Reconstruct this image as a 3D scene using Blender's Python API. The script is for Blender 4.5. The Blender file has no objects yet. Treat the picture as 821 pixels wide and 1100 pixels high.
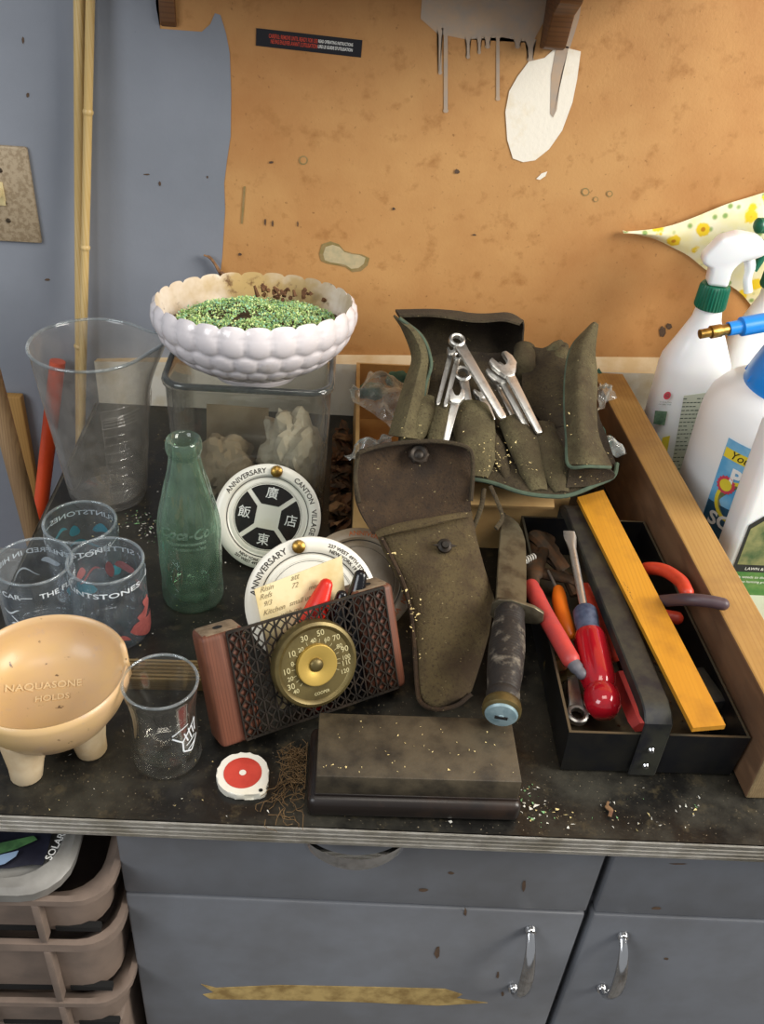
import bpy, bmesh, math, random
from math import sin, cos, pi, radians, sqrt, atan2
from mathutils import Vector, Matrix, noise
random.seed(11)
SC = bpy.context.scene
COL = SC.collection
ZC = 0.91            # height of the worktop above the floor; everything below is built with the worktop at z = 0
WY = 0.635           # the wall behind the worktop
# ---------------------------------------------------------------- camera
FPX, PITCH, YAW, ROLL, CH, CD = 990.866, 0.62399, 0.069081, 0.085909, 0.59942, 0.42113
def cam_axes():
    cp, sp, cy, sy = cos(PITCH), sin(PITCH), cos(YAW), sin(YAW)
    F = Vector((sy*cp, cy*cp, -sp)); R = Vector((cy, -sy, 0)); U = R.cross(F)
    return R*cos(ROLL)+U*sin(ROLL), U*cos(ROLL)-R*sin(ROLL), F
CR, CU, CF = cam_axes()
CP = Vector((0, -CD, CH))
def ray(px, py): return CF + CR*((px-410.5)/FPX) - CU*((py-550)/FPX)
def at(px, py, z=0.0):
    d = ray(px, py); return CP + d*((z-CP.z)/d.z)
def aty(px, py, y=WY):
    d = ray(px, py); return CP + d*((y-CP.y)/d.y)
def onplane(px, py, M):
    n = M.col[2].xyz; o = M.col[3].xyz; d = ray(px, py)
    return M.inverted() @ (CP + d*((o-CP).dot(n)/d.dot(n)))
# ---------------------------------------------------------------- materials
def lin(h):
    h = h.lstrip('#'); v = [int(h[i:i+2], 16)/255 for i in (0, 2, 4)]
    return tuple((c/12.92 if c <= .04045 else ((c+.055)/1.055)**2.4) for c in v)+(1,)
class G:
    def __init__(s, name):
        s.m = bpy.data.materials.new(name); s.m.use_nodes = True
        s.t = s.m.node_tree; s.t.nodes.clear(); s.out = s.n('ShaderNodeOutputMaterial')
        s.co = s.n('ShaderNodeTexCoord').outputs['Object']
    def n(s, k, **kw):
        o = s.t.nodes.new(k)
        for a, b in kw.items(): setattr(o, a, b)
        return o
    def l(s, a, b): s.t.links.new(a, b)
    def scaled(s, sc):
        mp = s.n('ShaderNodeMapping'); mp.inputs['Scale'].default_value = sc; s.l(s.co, mp.inputs['Vector']); return mp.outputs[0]
    def noise(s, scale, detail=4, rough=.55, vec=None):
        o = s.n('ShaderNodeTexNoise'); o.inputs['Scale'].default_value = scale; o.inputs['Detail'].default_value = detail
        o.inputs['Roughness'].default_value = rough; s.l(vec or s.co, o.inputs['Vector']); return o.outputs['Fac']
    def ramp(s, fac, stops):
        o = s.n('ShaderNodeValToRGB'); e = o.color_ramp.elements
        while len(e) < len(stops): e.new(.5)
        for k, (p, c) in zip(e, stops): k.position = p; k.color = c if len(c) == 4 else tuple(c)+(1,)
        s.l(fac, o.inputs['Fac']); return o.outputs['Color']
    def mix(s, fac, a, b):
        o = s.n('ShaderNodeMix', data_type='RGBA')
        for i, v in ((0, fac), (6, a), (7, b)):
            if hasattr(v, 'links') or hasattr(v, 'is_output'): s.l(v, o.inputs[i])
            else: o.inputs[i].default_value = v
        return o.outputs[2]
    def mask(s, fac, lo, hi):
        return s.ramp(fac, [(lo, (0, 0, 0, 1)), (hi, (1, 1, 1, 1))])
    def bsdf(s, col, rough=.5, metal=0, bump=None, bdist=.001, bstr=.5, **kw):
        b = s.n('ShaderNodeBsdfPrincipled')
        for k, v in (('Base Color', col), ('Roughness', rough), ('Metallic', metal)):
            if hasattr(v, 'is_output'): s.l(v, b.inputs[k])
            else: b.inputs[k].default_value = v
        for k, v in kw.items(): b.inputs[k.replace('_', ' ')].default_value = v
        if bump is not None:
            bp = s.n('ShaderNodeBump'); bp.inputs['Strength'].default_value = bstr; bp.inputs['Distance'].default_value = bdist
            s.l(bump, bp.inputs['Height']); s.l(bp.outputs[0], b.inputs['Normal'])
        s.l(b.outputs[0], s.out.inputs['Surface']); return b
def simple(name, col, rough=.5, metal=0, col2=None, scale=40, lo=.4, hi=.65, bump=0, bscale=200, **kw):
    g = G(name); c = lin(col)
    if col2: c = g.mix(g.mask(g.noise(scale, 5, .6), lo, hi), c, lin(col2))
    g.bsdf(c, rough, metal, bump=g.noise(bscale, 4) if bump else None, bdist=bump, **kw)
    return g.m
def wood(name, c1, c2, axis=1, scale=60, stretch=14, rough=.6, dirt=None):
    g = G(name); sc = [scale]*3; sc[axis] = scale/stretch
    v = g.scaled(sc); f = g.noise(1, 5, .6, v)
    w = g.n('ShaderNodeTexWave', wave_type='BANDS', bands_direction='X' if axis != 0 else 'Z'); w.inputs['Scale'].default_value = 1.4
    w.inputs['Distortion'].default_value = 5; w.inputs['Detail'].default_value = 2; g.l(v, w.inputs['Vector'])
    c = g.mix(g.mask(f, .3, .7), lin(c1), lin(c2)); c = g.mix(g.mask(w.outputs['Fac'], .6, 1), c, lin(c2))
    if dirt: c = g.mix(g.mask(g.noise(14, 5, .65), .5, .72), c, lin(dirt))
    g.bsdf(c, rough, bump=f, bdist=.0006); return g.m
def glass(name, tint='#ffffff', edge='#9aa4a8', dust='#8f938f', amount=.05, rough=.03, refl=.9, dscale=60):
    """clear thin wall: light passes, Fresnel reflects, a film of dust scatters"""
    g = G(name)
    tr = g.n('ShaderNodeBsdfTransparent'); lw = g.n('ShaderNodeLayerWeight'); lw.inputs['Blend'].default_value = .5
    def pw(e, k=1, b=0):
        a = g.n('ShaderNodeMath', operation='POWER'); g.l(lw.outputs['Facing'], a.inputs[0]); a.inputs[1].default_value = e
        c = g.n('ShaderNodeMath', operation='MULTIPLY_ADD'); g.l(a.outputs[0], c.inputs[0]); c.inputs[1].default_value = k; c.inputs[2].default_value = b; return c.outputs[0]
    g.l(g.mix(pw(3), lin(tint), lin(edge)), tr.inputs['Color'])
    gl = g.n('ShaderNodeBsdfGlossy'); gl.inputs['Roughness'].default_value = rough
    class _F: outputs = [pw(3.5, .7*refl, .04*refl)]
    fm = _F
    m1 = g.n('ShaderNodeMixShader'); g.l(fm.outputs[0], m1.inputs[0]); g.l(tr.outputs[0], m1.inputs[1]); g.l(gl.outputs[0], m1.inputs[2])
    df = g.n('ShaderNodeBsdfDiffuse'); df.inputs['Color'].default_value = lin(dust)
    da = g.n('ShaderNodeMath', operation='MULTIPLY'); g.l(g.mask(g.noise(dscale, 5, .65), .25, .8), da.inputs[0]); g.l(pw(3, amount*4.5, amount*1.5), da.inputs[1])
    m2 = g.n('ShaderNodeMixShader'); g.l(da.outputs[0], m2.inputs[0]); g.l(m1.outputs[0], m2.inputs[1]); g.l(df.outputs[0], m2.inputs[2])
    g.l(m2.outputs[0], g.out.inputs['Surface']); return g.m
M = {}
def mats():
    # wall: tan hardboard, mottled in random browns
    g = G('tan_hardboard'); c = g.mix(g.mask(g.noise(6, 6, .6), .35, .7), lin('#c9985e'), lin('#b27b45'))
    c = g.mix(g.mask(g.noise(46, 4, .6), .56, .75), c, lin('#a8753f')); c = g.mix(g.mask(g.noise(160, 3), .66, .78), c, lin('#8d5f33'))
    g.bsdf(c, .62, bump=g.noise(300, 3), bdist=.0004); M['tan'] = g.m
    g = G('blue_grey_paint'); c = g.mix(g.mask(g.noise(5, 5, .6), .35, .7), lin('#8d929c'), lin('#81868f'))
    c = g.mix(g.mask(g.noise(90, 3, .7), .74, .8), c, lin('#4e5158')); g.bsdf(c, .5, bump=g.noise(220, 3), bdist=.0003); M['blue'] = g.m
    M['drip'] = simple('grey_drips', '#bfa58a', .5, col2='#b0a192', scale=60)
    M['plaster'] = simple('bare_white_plaster', '#f6efdf', .8, col2='#ecdcba', scale=30, lo=.55, hi=.8, bump=.0006)
    M['stain'] = simple('stain_ring', '#8a7a48', .7, col2='#a0855a', scale=120)
    M['stainin'] = simple('stain_pale', '#c6b48c', .7, col2='#b3a884', scale=120)
    M['bare'] = simple('bare_trim', '#d8d3c6', .7, col2='#c3b494', scale=22, lo=.5, hi=.75, bump=.0004)
    M['trimtop'] = simple('trim_top', '#d9c4a0', .7, col2='#c9ab7d', scale=20)
    g = G('black_laminate'); c = g.mix(g.mask(g.noise(13, 7, .68), .44, .68), lin('#131210'), lin('#363329'))
    c = g.mix(g.mask(g.noise(60, 5, .7), .55, .75), c, lin('#48402f')); c = g.mix(g.mask(g.noise(420, 2), .68, .74), c, lin('#8a7e68'))
    g.bsdf(c, g.ramp(g.noise(13, 6, .65), [(.35, (.28,)*3), (.65, (.6,)*3)]), bump=g.noise(160, 4), bdist=.0005); M['top'] = g.m
    M['pale'] = simple('pale_laminate', '#c9ccb9', .45, col2='#b8b99f', scale=16)
    M['alu'] = simple('ribbed_aluminium', '#dcd7cd', .42, .15, col2='#b0a898', scale=30)
    M['cab'] = simple('grey_blue_enamel', '#73767c', .40, col2='#67686b', scale=9, bump=.0002, bscale=90)
    M['rust'] = simple('rust', '#5f4a38', .8, col2='#4a3a2e', scale=200)
    M['dark'] = simple('recess_shade', '#0c0b0a', .8)  # near-black that paints in the shade of slots and holes
    M['chrome'] = simple('chrome', '#d5d6d8', .14, 1, col2='#8e8a86', scale=90, lo=.55, hi=.8)
    M['steel'] = simple('wrench_steel', '#dad8d2', .36, .9, col2='#b3aea4', scale=150, lo=.5, hi=.75)
    M['tape'] = simple('yellowed_tape', '#c0a468', .7, col2='#8f7443', scale=60)
    M['floor'] = simple('concrete', '#6d6a66', .8, col2='#55524e', scale=8)
    M['taupe'] = simple('taupe_plastic', '#857468', .5, col2='#73655b', scale=25)
    M['greylid'] = simple('grey_lid_plastic', '#8d8b86', .4, col2='#77746f', scale=25)
    M['bag'] = simple('black_bag', '#1b1b26', .35, col2='#2b2d3b', scale=40)
    M['bagblue'] = simple('bag_blue', '#7f95b0', .3); M['baggreen'] = simple('bag_green', '#4f7a4a', .4, col2='#28422c', scale=50)
    M['white_print'] = simple('white_print', '#e6e6e2', .5)
    M['beaker'] = glass('hazy_clear_plastic', '#fbfaf8', '#c4c2be', '#c9c6c0', .085, .10, 1.0, 40)
    M['jelly'] = glass('clear_glass', '#fcfdfe', '#d8e0e4', '#c9d4dc', .05, .03, 1.3)
    M['shot'] = glass('clean_glass', '#fefefc', '#d0cfc8', '#c4c2b8', .018, .03, 1.4)
    M['jar'] = glass('dusty_glass', '#f8f8f5', '#8d9291', '#b9b6ae', .06, .05, 1.2, 24)
    M['bottle'] = glass('green_glass', '#e8f3ea', '#98c4aa', '#b6d4bf', .085, .04, 1.3, 30)
    M['bottletext'] = glass('green_glass_relief', '#cfe3d5', '#6f9f84', '#c0d8c8', .16, .05, 1.3)
    M['teal'] = simple('teal_print', '#3f96a6', .5); M['pink'] = simple('pink_print', '#c8736e', .5, col2='#b05f5e', scale=100)
    M['whiteprint2'] = simple('white_glass_print', '#dfe6ea', .5)
    g = G('milk_glass'); c = g.mix(g.mask(g.noise(30, 5, .65), .62, .8), lin('#ddd7d9'), lin('#cdc2b3')); g.bsdf(c, .22, Subsurface_Weight=.15, Subsurface_Radius=(.01, .01, .01), Coat_Weight=.3); M['milk'] = g.m
    g = G('milk_glass_stained'); c = g.mix(g.mask(g.noise(9, 5, .65), .35, .62), lin('#eadfd3'), lin('#b99d68')); c = g.mix(g.mask(g.noise(70, 5, .65), .6, .72), c, lin('#6d4e30')); g.bsdf(c, .35); M['milkin'] = g.m
    M['moss'] = simple('green_moss', '#b4d47c', .8, col2='#8fbd80', scale=120, lo=.4, hi=.6); M['moss2'] = simple('bright_moss', '#e0f0a6', .7)
    M['moss3'] = simple('blue_moss', '#a0d4b2', .7)
    M['earth'] = simple('brown_earth', '#54402c', .9, col2='#3a2b1d', scale=150, bump=.001)
    M['discw'] = simple('white_plastic', '#e9e6da', .28, col2='#d9d2bb', scale=18, lo=.5, hi=.8)
    M['discb'] = simple('black_gloss', '#15130f', .25, col2='#241c14', scale=60)
    M['discbrown'] = simple('brown_plastic', '#a79a86', .4, col2='#8a775c', scale=20)  # browner plastic for the rearmost disc
    M['print'] = simple('dark_print', '#3a352e', .6); M['orange_print'] = simple('orange_print', '#b5622f', .6)
    M['brass'] = simple('brass', '#a88440', .34, .9, col2='#6f5630', scale=70); M['brassdull'] = simple('dull_brass', '#6f623c', .42, .6, col2='#574b2d', scale=40)
    M['brassbright'] = simple('bright_brass', '#cfae5a', .34, .7)
    M['numeral'] = simple('numeral_paint', '#b8ad80', .5)
    M['grille'] = simple('black_iron', '#231f1a', .5, .5, col2='#3a3027', scale=80)
    M['block'] = wood('red_brown_wood', '#784833', '#603726', 1, 90, 10, .55, '#5d3a2a')
    M['endgrain'] = simple('end_grain', '#8b7a63', .8, col2='#6d5c48', scale=150, bump=.0006)
    M['paper'] = simple('old_paper', '#e0d2a6', .8, col2='#cfba84', scale=30); M['pencil'] = simple('pencil', '#8a7a5a', .8)
    M['red'] = simple('red_plastic', '#d42a1c', .3); M['blackplastic'] = simple('black_plastic', '#101014', .18)
    M['redtag'] = simple('red_tag', '#c9473a', .45, col2='#b83c30', scale=60)
    M['stone'] = simple('oilstone_lid', '#4d4434', .55, col2='#2b251b', scale=34, lo=.38, hi=.62, bump=.0008, bscale=120)
    M['ebony'] = simple('dark_wood', '#201a17', .35, col2='#3a2a20', scale=22, lo=.55, hi=.8)
    def canvas(name, a, b, d):
        g = G(name); c = g.mix(g.mask(g.noise(30, 6, .7), .38, .62), lin(a), lin(b)); c = g.mix(g.mask(g.noise(12, 5, .65), .48, .66), c, lin(d))
        c = g.mix(g.mask(g.noise(420, 3, .7), .52, .70), c, lin(d)); c = g.mix(g.mask(g.noise(260, 2, .6), .70, .76), c, lin('#8a7c58'))
        g.bsdf(c, .95, bump=g.noise(420, 3, .7), bdist=.0014, bstr=.9); return g.m
    M['canvas'] = canvas('olive_canvas', '#625a3e', '#4d452e', '#3d3220')
    M['canvasdark'] = canvas('dirty_shaded_canvas', '#483e29', '#362c1d', '#281f14')  # dirty canvas, darkened further for shade inside the back flap
    M['holster'] = canvas('khaki_canvas', '#594c2f', '#483c25', '#38291a')
    M['flapin'] = canvas('oiled_canvas', '#43321f', '#322416', '#241a11')
    M['binding'] = simple('green_binding', '#4f5f4d', .9, col2='#3f4c3f', scale=80)
    M['glint'] = simple('wood_chip', '#e0cb8e', .6); M['chipw'] = simple('white_chip', '#d9d6cc', .6)
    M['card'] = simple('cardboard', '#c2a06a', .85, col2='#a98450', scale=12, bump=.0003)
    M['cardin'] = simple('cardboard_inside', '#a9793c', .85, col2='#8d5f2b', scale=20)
    M['rimglass'] = glass('glass_rim_highlight', '#e9eef0', '#c2ccd0', '#dbe3e6', .17, .05, 1.6); M['jarrim'] = glass('thick_glass_rim', '#a5abab', '#6d7474', '#a3a7a4', .10, .05, 1.6)  # thin rims: pale scatter stands in for window highlights
    M['poly'] = glass('polythene', '#f6f8f6', '#c9d0cc', '#d4dcd8', .36, .10, 1.6, 60)
    M['greenstuff'] = simple('green_cloth', '#3f6a58', .8, col2='#2f4f44', scale=60)
    g = G('blade_steel'); c = g.mix(g.mask(g.noise(50, 5, .6), .42, .62), lin('#7d7762'), lin('#5a5142')); g.bsdf(c, .42, .7, bump=g.noise(200, 3), bdist=.0002); M['blade'] = g.m
    M['leather'] = simple('worn_leather_washers', '#211d1a', .6, col2='#827a6c', scale=70, lo=.54, hi=.74, bump=.0008)
    M['pommel'] = simple('pommel_blue', '#93aab0', .45, .2, col2='#6f8a92', scale=80)
    M['trayblk'] = simple('black_enamel', '#17181c', .35, .3, col2='#23221f', scale=60)
    M['trayworn'] = simple('worn_enamel', '#3d3d35', .45, .3, col2='#26262a', scale=60)
    M['rim'] = simple('bare_rim', '#6d6a5c', .4, .8); M['trayfloor'] = simple('dirty_tray', '#4a3d25', .8, col2='#2b2419', scale=40)
    M['ruler'] = wood('yellow_varnished_wood', '#cc9228', '#bd8222', 1, 60, 20, .45, '#a06c20')
    g = G('red_clear_handle'); g.bsdf(lin('#c01c2a'), .1, Transmission_Weight=.35, IOR=1.45, Coat_Weight=.6); M['acetate'] = g.m
    M['bluetape'] = simple('blue_grey_ferrule', '#4f5a70', .5, col2='#2f3850', scale=120)
    M['redgrip'] = simple('faded_red_grip', '#c2413a', .5, col2='#a8403f', scale=50); M['greytip'] = simple('grey_tip', '#5d5c63', .5)
    M['orange'] = simple('orange_handle', '#e8761c', .35); M['redor'] = simple('red_orange_grip', '#d0442a', .4, col2='#b83a26', scale=60)
    M['purple'] = simple('purple_brown_grip', '#4a3a40', .45); M['rusty'] = simple('rusty_steel', '#4a3f33', .6, .6, col2='#6a4a30', scale=60)
    M['orpole'] = simple('orange_pole', '#e2522a', .4, col2='#d4471f', scale=20)
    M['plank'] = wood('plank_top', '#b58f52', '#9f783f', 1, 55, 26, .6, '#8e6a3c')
    M['plankshade'] = wood('plank_side_shaded', '#7c5d42', '#654932', 1, 55, 26, .7, '#5d4735')  # same plank wood, with the shade on its sides put into the colour
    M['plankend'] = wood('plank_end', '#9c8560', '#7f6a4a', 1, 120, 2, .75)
    M['bamboo'] = wood('bamboo', '#d9bf8a', '#c7a768', 2, 60, 20, .4); M['pole'] = wood('broom_wood', '#a78862', '#8d7050', 2, 70, 20, .6)
    M['slat'] = wood('yellow_board', '#b28a4e', '#99733b', 2, 70, 20, .6); M['flute'] = wood('fluted_strip', '#a48f64', '#7d683f', 0, 90, 20, .7, '#5a4a30')
    M['shelf'] = wood('brown_shelf_wood', '#7d5430', '#5f3e24', 0, 50, 10, .5)
    M['hdpe'] = simple('white_plastic_bottle', '#eff1f2', .3, Subsurface_Weight=.1); M['hdpedirty'] = simple('white_bottle_dusty', '#eceeee', .35, col2='#d8c8b4', scale=14, lo=.62, hi=.8)
    M['collar'] = simple('green_collar', '#11624a', .35); M['bluecap'] = simple('blue_cap', '#1f86dd', .3)
    M['lbl_txt'] = simple('label_text_panel', '#c8ccba', .6); M['lbl_green'] = simple('label_dark_green', '#3f5c48', .5, col2='#6f8a70', scale=90)
    M['ink'] = simple('label_ink', '#4d5a4c', .6); M['lbl_yellow'] = simple('label_yellow', '#e6d23c', .5); M['lbl_red'] = simple('label_red', '#d2475a', .5)
    M['lbl_blue'] = simple('label_blue', '#5aa6d6', .45, col2='#8cc4e4', scale=30); M['lbl_navy'] = simple('label_navy', '#2a5570', .5, col2='#1d3f58', scale=60)
    M['lbl_black'] = simple('label_black', '#15171a', .4); M['lbl_grass'] = simple('label_grass', '#3f7a35', .5, col2='#6b8f4a', scale=60)
    M['lbl_photo'] = simple('label_photo', '#8a8a5a', .5, col2='#3f5a34', scale=50)
    M['lbl_white'] = simple('label_white', '#f2f2ee', .5)
    # floral cloth: pale ground, yellow blossoms, green sprigs
    g = G('floral_cloth'); v = g.n('ShaderNodeTexVoronoi'); v.inputs['Scale'].default_value = 36; g.l(g.co, v.inputs['Vector'])
    c = g.mix(g.mask(g.noise(40, 3), .4, .65), lin('#f5efd0'), lin('#f3eab0'))
    v2 = g.n('ShaderNodeTexVoronoi'); v2.inputs['Scale'].default_value = 62; g.l(g.co, v2.inputs['Vector'])
    c = g.mix(g.ramp(v2.outputs['Distance'], [(.12, (1, 1, 1, 1)), (.26, (0, 0, 0, 1))]), c, lin('#8fae63'))
    nz = g.n('ShaderNodeMath', operation='ADD'); g.l(v.outputs['Distance'], nz.inputs[0]); sc_ = g.n('ShaderNodeMath', operation='MULTIPLY'); g.l(g.noise(150, 2), sc_.inputs[0]); sc_.inputs[1].default_value = .25; g.l(sc_.outputs[0], nz.inputs[1])
    c = g.mix(g.ramp(nz.outputs[0], [(.38, (1, 1, 1, 1)), (.46, (0, 0, 0, 1))]), c, lin('#f2d02a'))
    c = g.mix(g.ramp(v.outputs['Distance'], [(.07, (1, 1, 1, 1)), (.12, (0, 0, 0, 1))]), c, lin('#c98a18'))
    g.bsdf(c, .85); M['floral'] = g.m
    M['plate'] = simple('speckled_switch_plate', '#b7a58a', .45, .3, col2='#9b886d', scale=260, lo=.45, hi=.6); M['toggle'] = simple('toggle', '#cdbd8e', .4)
    M['screw'] = simple('dark_screw', '#4a4034', .5, .6); M['stickerb'] = simple('black_sticker', '#14131a', .3)
    M['stickero'] = simple('orange_text', '#c9442c', .5); M['leaf'] = simple('dead_leaf', '#5a3a26', .9, col2='#7a5636', scale=80)
    M['leaf2'] = simple('dead_leaf_pale', '#8a6a48', .9, col2='#5a3a2a', scale=80); M['root'] = simple('root_fibre', '#6b5334', .9)
    M['tissue'] = simple('crumpled_paper', '#c9c2b0', .9, col2='#a89a80', scale=20); M['brownpaper'] = simple('tan_paper', '#a3937a', .9, col2='#8a7a62', scale=20)
    M['glitter'] = simple('green_flake', '#7fb07a', .25)
mats()
# ---------------------------------------------------------------- mesh helpers
def faces_new(bm, n0): return [f for f in bm.faces][n0:]
def lathe(bm, prof, seg=48, Mx=None, mi=0, fr=None, fz=None):
    """profile (r, z); fr/fz(theta, i, r, z) may push a ring's radius or height"""
    rings = []
    for i, (r, z) in enumerate(prof):
        if r <= 1e-6: rings.append([bm.verts.new((0, 0, z))]); continue
        row = []
        for k in range(seg):
            a = 2*pi*k/seg; rr = r+(fr(a, i, r, z) if fr else 0); zz = z+(fz(a, i, r, z) if fz else 0)
            row.append(bm.verts.new((rr*cos(a), rr*sin(a), zz)))
        rings.append(row)
    fs = []
    for A, B in zip(rings, rings[1:]):
        for k in range(seg):
            q = (k+1) % seg
            if len(A) == 1 and len(B) == 1: continue
            if len(A) == 1: fs.append(bm.faces.new((A[0], B[q], B[k])))
            elif len(B) == 1: fs.append(bm.faces.new((A[k], A[q], B[0])))
            else: fs.append(bm.faces.new((A[k], A[q], B[q], B[k])))
    for f in fs: f.material_index = mi
    if Mx is not None: bmesh.ops.transform(bm, matrix=Mx, verts=[v for r in rings for v in r])
    return rings
def loft(bm, rings, caps=True, mi=0, closed=True):
    R = [[bm.verts.new(p) for p in r] for r in rings]; n = len(R[0])
    for A, B in zip(R, R[1:]):
        for k in range(n if closed else n-1):
            bm.faces.new((A[k], A[(k+1) % n], B[(k+1) % n], B[k])).material_index = mi
    if caps and closed:
        bm.faces.new(list(reversed(R[0]))).material_index = mi; bm.faces.new(R[-1]).material_index = mi
    return R
def crom(P, n):
    """Catmull-Rom through points (Vectors), n steps per span"""
    P = [Vector(p) for p in P]
    if len(P) == 2: return [P[0].lerp(P[1], k/n) for k in range(n+1)]
    Q = [2*P[0]-P[1]]+P+[2*P[-1]-P[-2]]; out = []
    for i in range(1, len(Q)-2):
        a, b, c, d = Q[i-1:i+3]
        for k in range(n):
            t = k/n; out.append(.5*((2*b)+(c-a)*t+(2*a-5*b+4*c-d)*t*t+(3*b-a-3*c+d)*t**3))
    out.append(P[-1]); return out
def tube(bm, pts, r, seg=12, mi=0, flat=1.0, up=Vector((0, 0, 1)), caps=True, rounded=False):
    pts = [Vector(p) for p in pts]; n = len(pts); rs = list(r) if hasattr(r, '__len__') else [r]*n
    if rounded:
        e0 = (pts[0]-pts[1]).normalized(); e1 = (pts[-1]-pts[-2]).normalized()
        A = [(pts[0]+e0*rs[0]*s, rs[0]*c) for s, c in ((.95, .3), (.75, .66), (.4, .92))]
        B = [(pts[-1]+e1*rs[-1]*s, rs[-1]*c) for s, c in ((.4, .92), (.75, .66), (.95, .3))]
        pts = [a for a, _ in A]+pts+[b for b, _ in B]; rs = [a for _, a in A]+rs+[b for _, b in B]; n = len(pts)
    rings = []; prev = None
    for i, p in enumerate(pts):
        t = (pts[min(i+1, n-1)]-pts[max(i-1, 0)]).normalized()
        if prev is None:
            ref = Vector(up) if abs(t.dot(up)) < .95 else Vector((1, 0, 0)); s = t.cross(ref).normalized()
        else: s = (prev-t*prev.dot(t)).normalized()
        prev = s; w = s.cross(t)
        rings.append([p+s*(rs[i]*cos(2*pi*k/seg))+w*(rs[i]*flat*sin(2*pi*k/seg)) for k in range(seg)])
    return loft(bm, rings, caps, mi)
def bevel_new(bm, vs, w, seg=2):
    if w <= 0: return
    S = set(vs); es = [e for e in bm.edges if e.verts[0] in S and e.verts[1] in S]
    bmesh.ops.bevel(bm, geom=es, offset=w, segments=seg, profile=.5, affect='EDGES', clamp_overlap=True)
def prism(bm, out, z0, z1, Mx=None, mi=0, bev=0, seg=2):
    A = [bm.verts.new((x, y, z0)) for x, y in out]; B = [bm.verts.new((x, y, z1)) for x, y in out]; n = len(out); fs = []
    fs.append(bm.faces.new(list(reversed(A)))); fs.append(bm.faces.new(B))
    for k in range(n): fs.append(bm.faces.new((A[k], A[(k+1) % n], B[(k+1) % n], B[k])))
    for f in fs: f.material_index = mi
    if Mx is not None: bmesh.ops.transform(bm, matrix=Mx, verts=A+B)
    bevel_new(bm, A+B, bev, seg); return A+B
def box(bm, x0, x1, y0, y1, z0, z1, bev=0, mi=0, Mx=None, seg=2):
    return prism(bm, [(x0, y0), (x1, y0), (x1, y1), (x0, y1)], z0, z1, Mx, mi, bev, seg)
def hexa(bm, A, B, mi=0, bev=0):
    """solid between two loops of world points"""
    a = [bm.verts.new(p) for p in A]; b = [bm.verts.new(p) for p in B]; n = len(a)
    fs = [bm.faces.new(list(reversed(a))), bm.faces.new(b)]+[bm.faces.new((a[k], a[(k+1) % n], b[(k+1) % n], b[k])) for k in range(n)]
    for f in fs: f.material_index = mi
    bevel_new(bm, a+b, bev)
def poly(bm, pts, mi=0):
    f = bm.faces.new([bm.verts.new(p) for p in pts]); f.material_index = mi
    bmesh.ops.triangulate(bm, faces=[f], ngon_method='EAR_CLIP')
def slab(bm, pts, v, mi=0):
    hexa(bm, pts, [Vector(p)+Vector(v) for p in pts], mi)
def sheet(bm, grid, thick=.002, nu=6, nv=6, mi=0, wr=0, ws=40):
    """cloth: a control grid (rows of points) smoothed both ways, wrinkled, given thickness"""
    rows = [crom(r, nu) for r in grid]; cols = list(zip(*rows)); fine = list(zip(*[crom(c, nv) for c in cols]))
    V = []
    for r in fine:
        row = []
        for p in r:
            q = p*ws; row.append(bm.verts.new(p+Vector((noise.noise(q), noise.noise(q+Vector((9, 0, 0))), noise.noise(q+Vector((0, 9, 0)))))*wr))
        V.append(row)
    fs = []
    for A, B in zip(V, V[1:]):
        for k in range(len(A)-1): fs.append(bm.faces.new((A[k], A[k+1], B[k+1], B[k])))
    for f in fs: f.material_index = mi
    if thick:
        bm.normal_update(); bmesh.ops.solidify(bm, geom=fs, thickness=thick)
def text(bm, s, size, fn, mi=0, extrude=.0, align='CENTER', shear=0, bold=0, sub=0):
    """lettering as flat mesh; fn maps (x, y, z) of the text plane to where it is printed"""
    cu = bpy.data.curves.new('t', 'FONT'); cu.body = s; cu.size = size; cu.align_x = align; cu.align_y = 'CENTER'; cu.shear = shear
    cu.extrude = extrude; cu.offset = bold; cu.resolution_u = 3
    ob = bpy.data.objects.new('t', cu); COL.objects.link(ob); dg = bpy.context.evaluated_depsgraph_get(); me = ob.evaluated_get(dg).to_mesh()
    vs = [bm.verts.new(fn(v.co.x, v.co.y, v.co.z)) for v in me.vertices]
    for p in me.polygons:
        try: bm.faces.new([vs[i] for i in p.vertices]).material_index = mi
        except ValueError: pass
    ob.evaluated_get(dg).to_mesh_clear(); bpy.data.objects.remove(ob); bpy.data.curves.remove(cu)
def ring_text(bm, s, size, R, a0, z, mi=0, flip=False, **kw):
    def fn(x, y, zz):
        if flip: r = R-y; a = a0+x/R
        else: r = R+y; a = a0-x/R
        return Vector((r*cos(a), r*sin(a), z+zz))
    text(bm, s, size, fn, mi, **kw)
def disc(bm, r, z, seg=32, mi=0, c=(0, 0)):
    f = bm.faces.new([bm.verts.new((c[0]+r*cos(2*pi*k/seg), c[1]+r*sin(2*pi*k/seg), z)) for k in range(seg)]); f.material_index = mi
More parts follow.
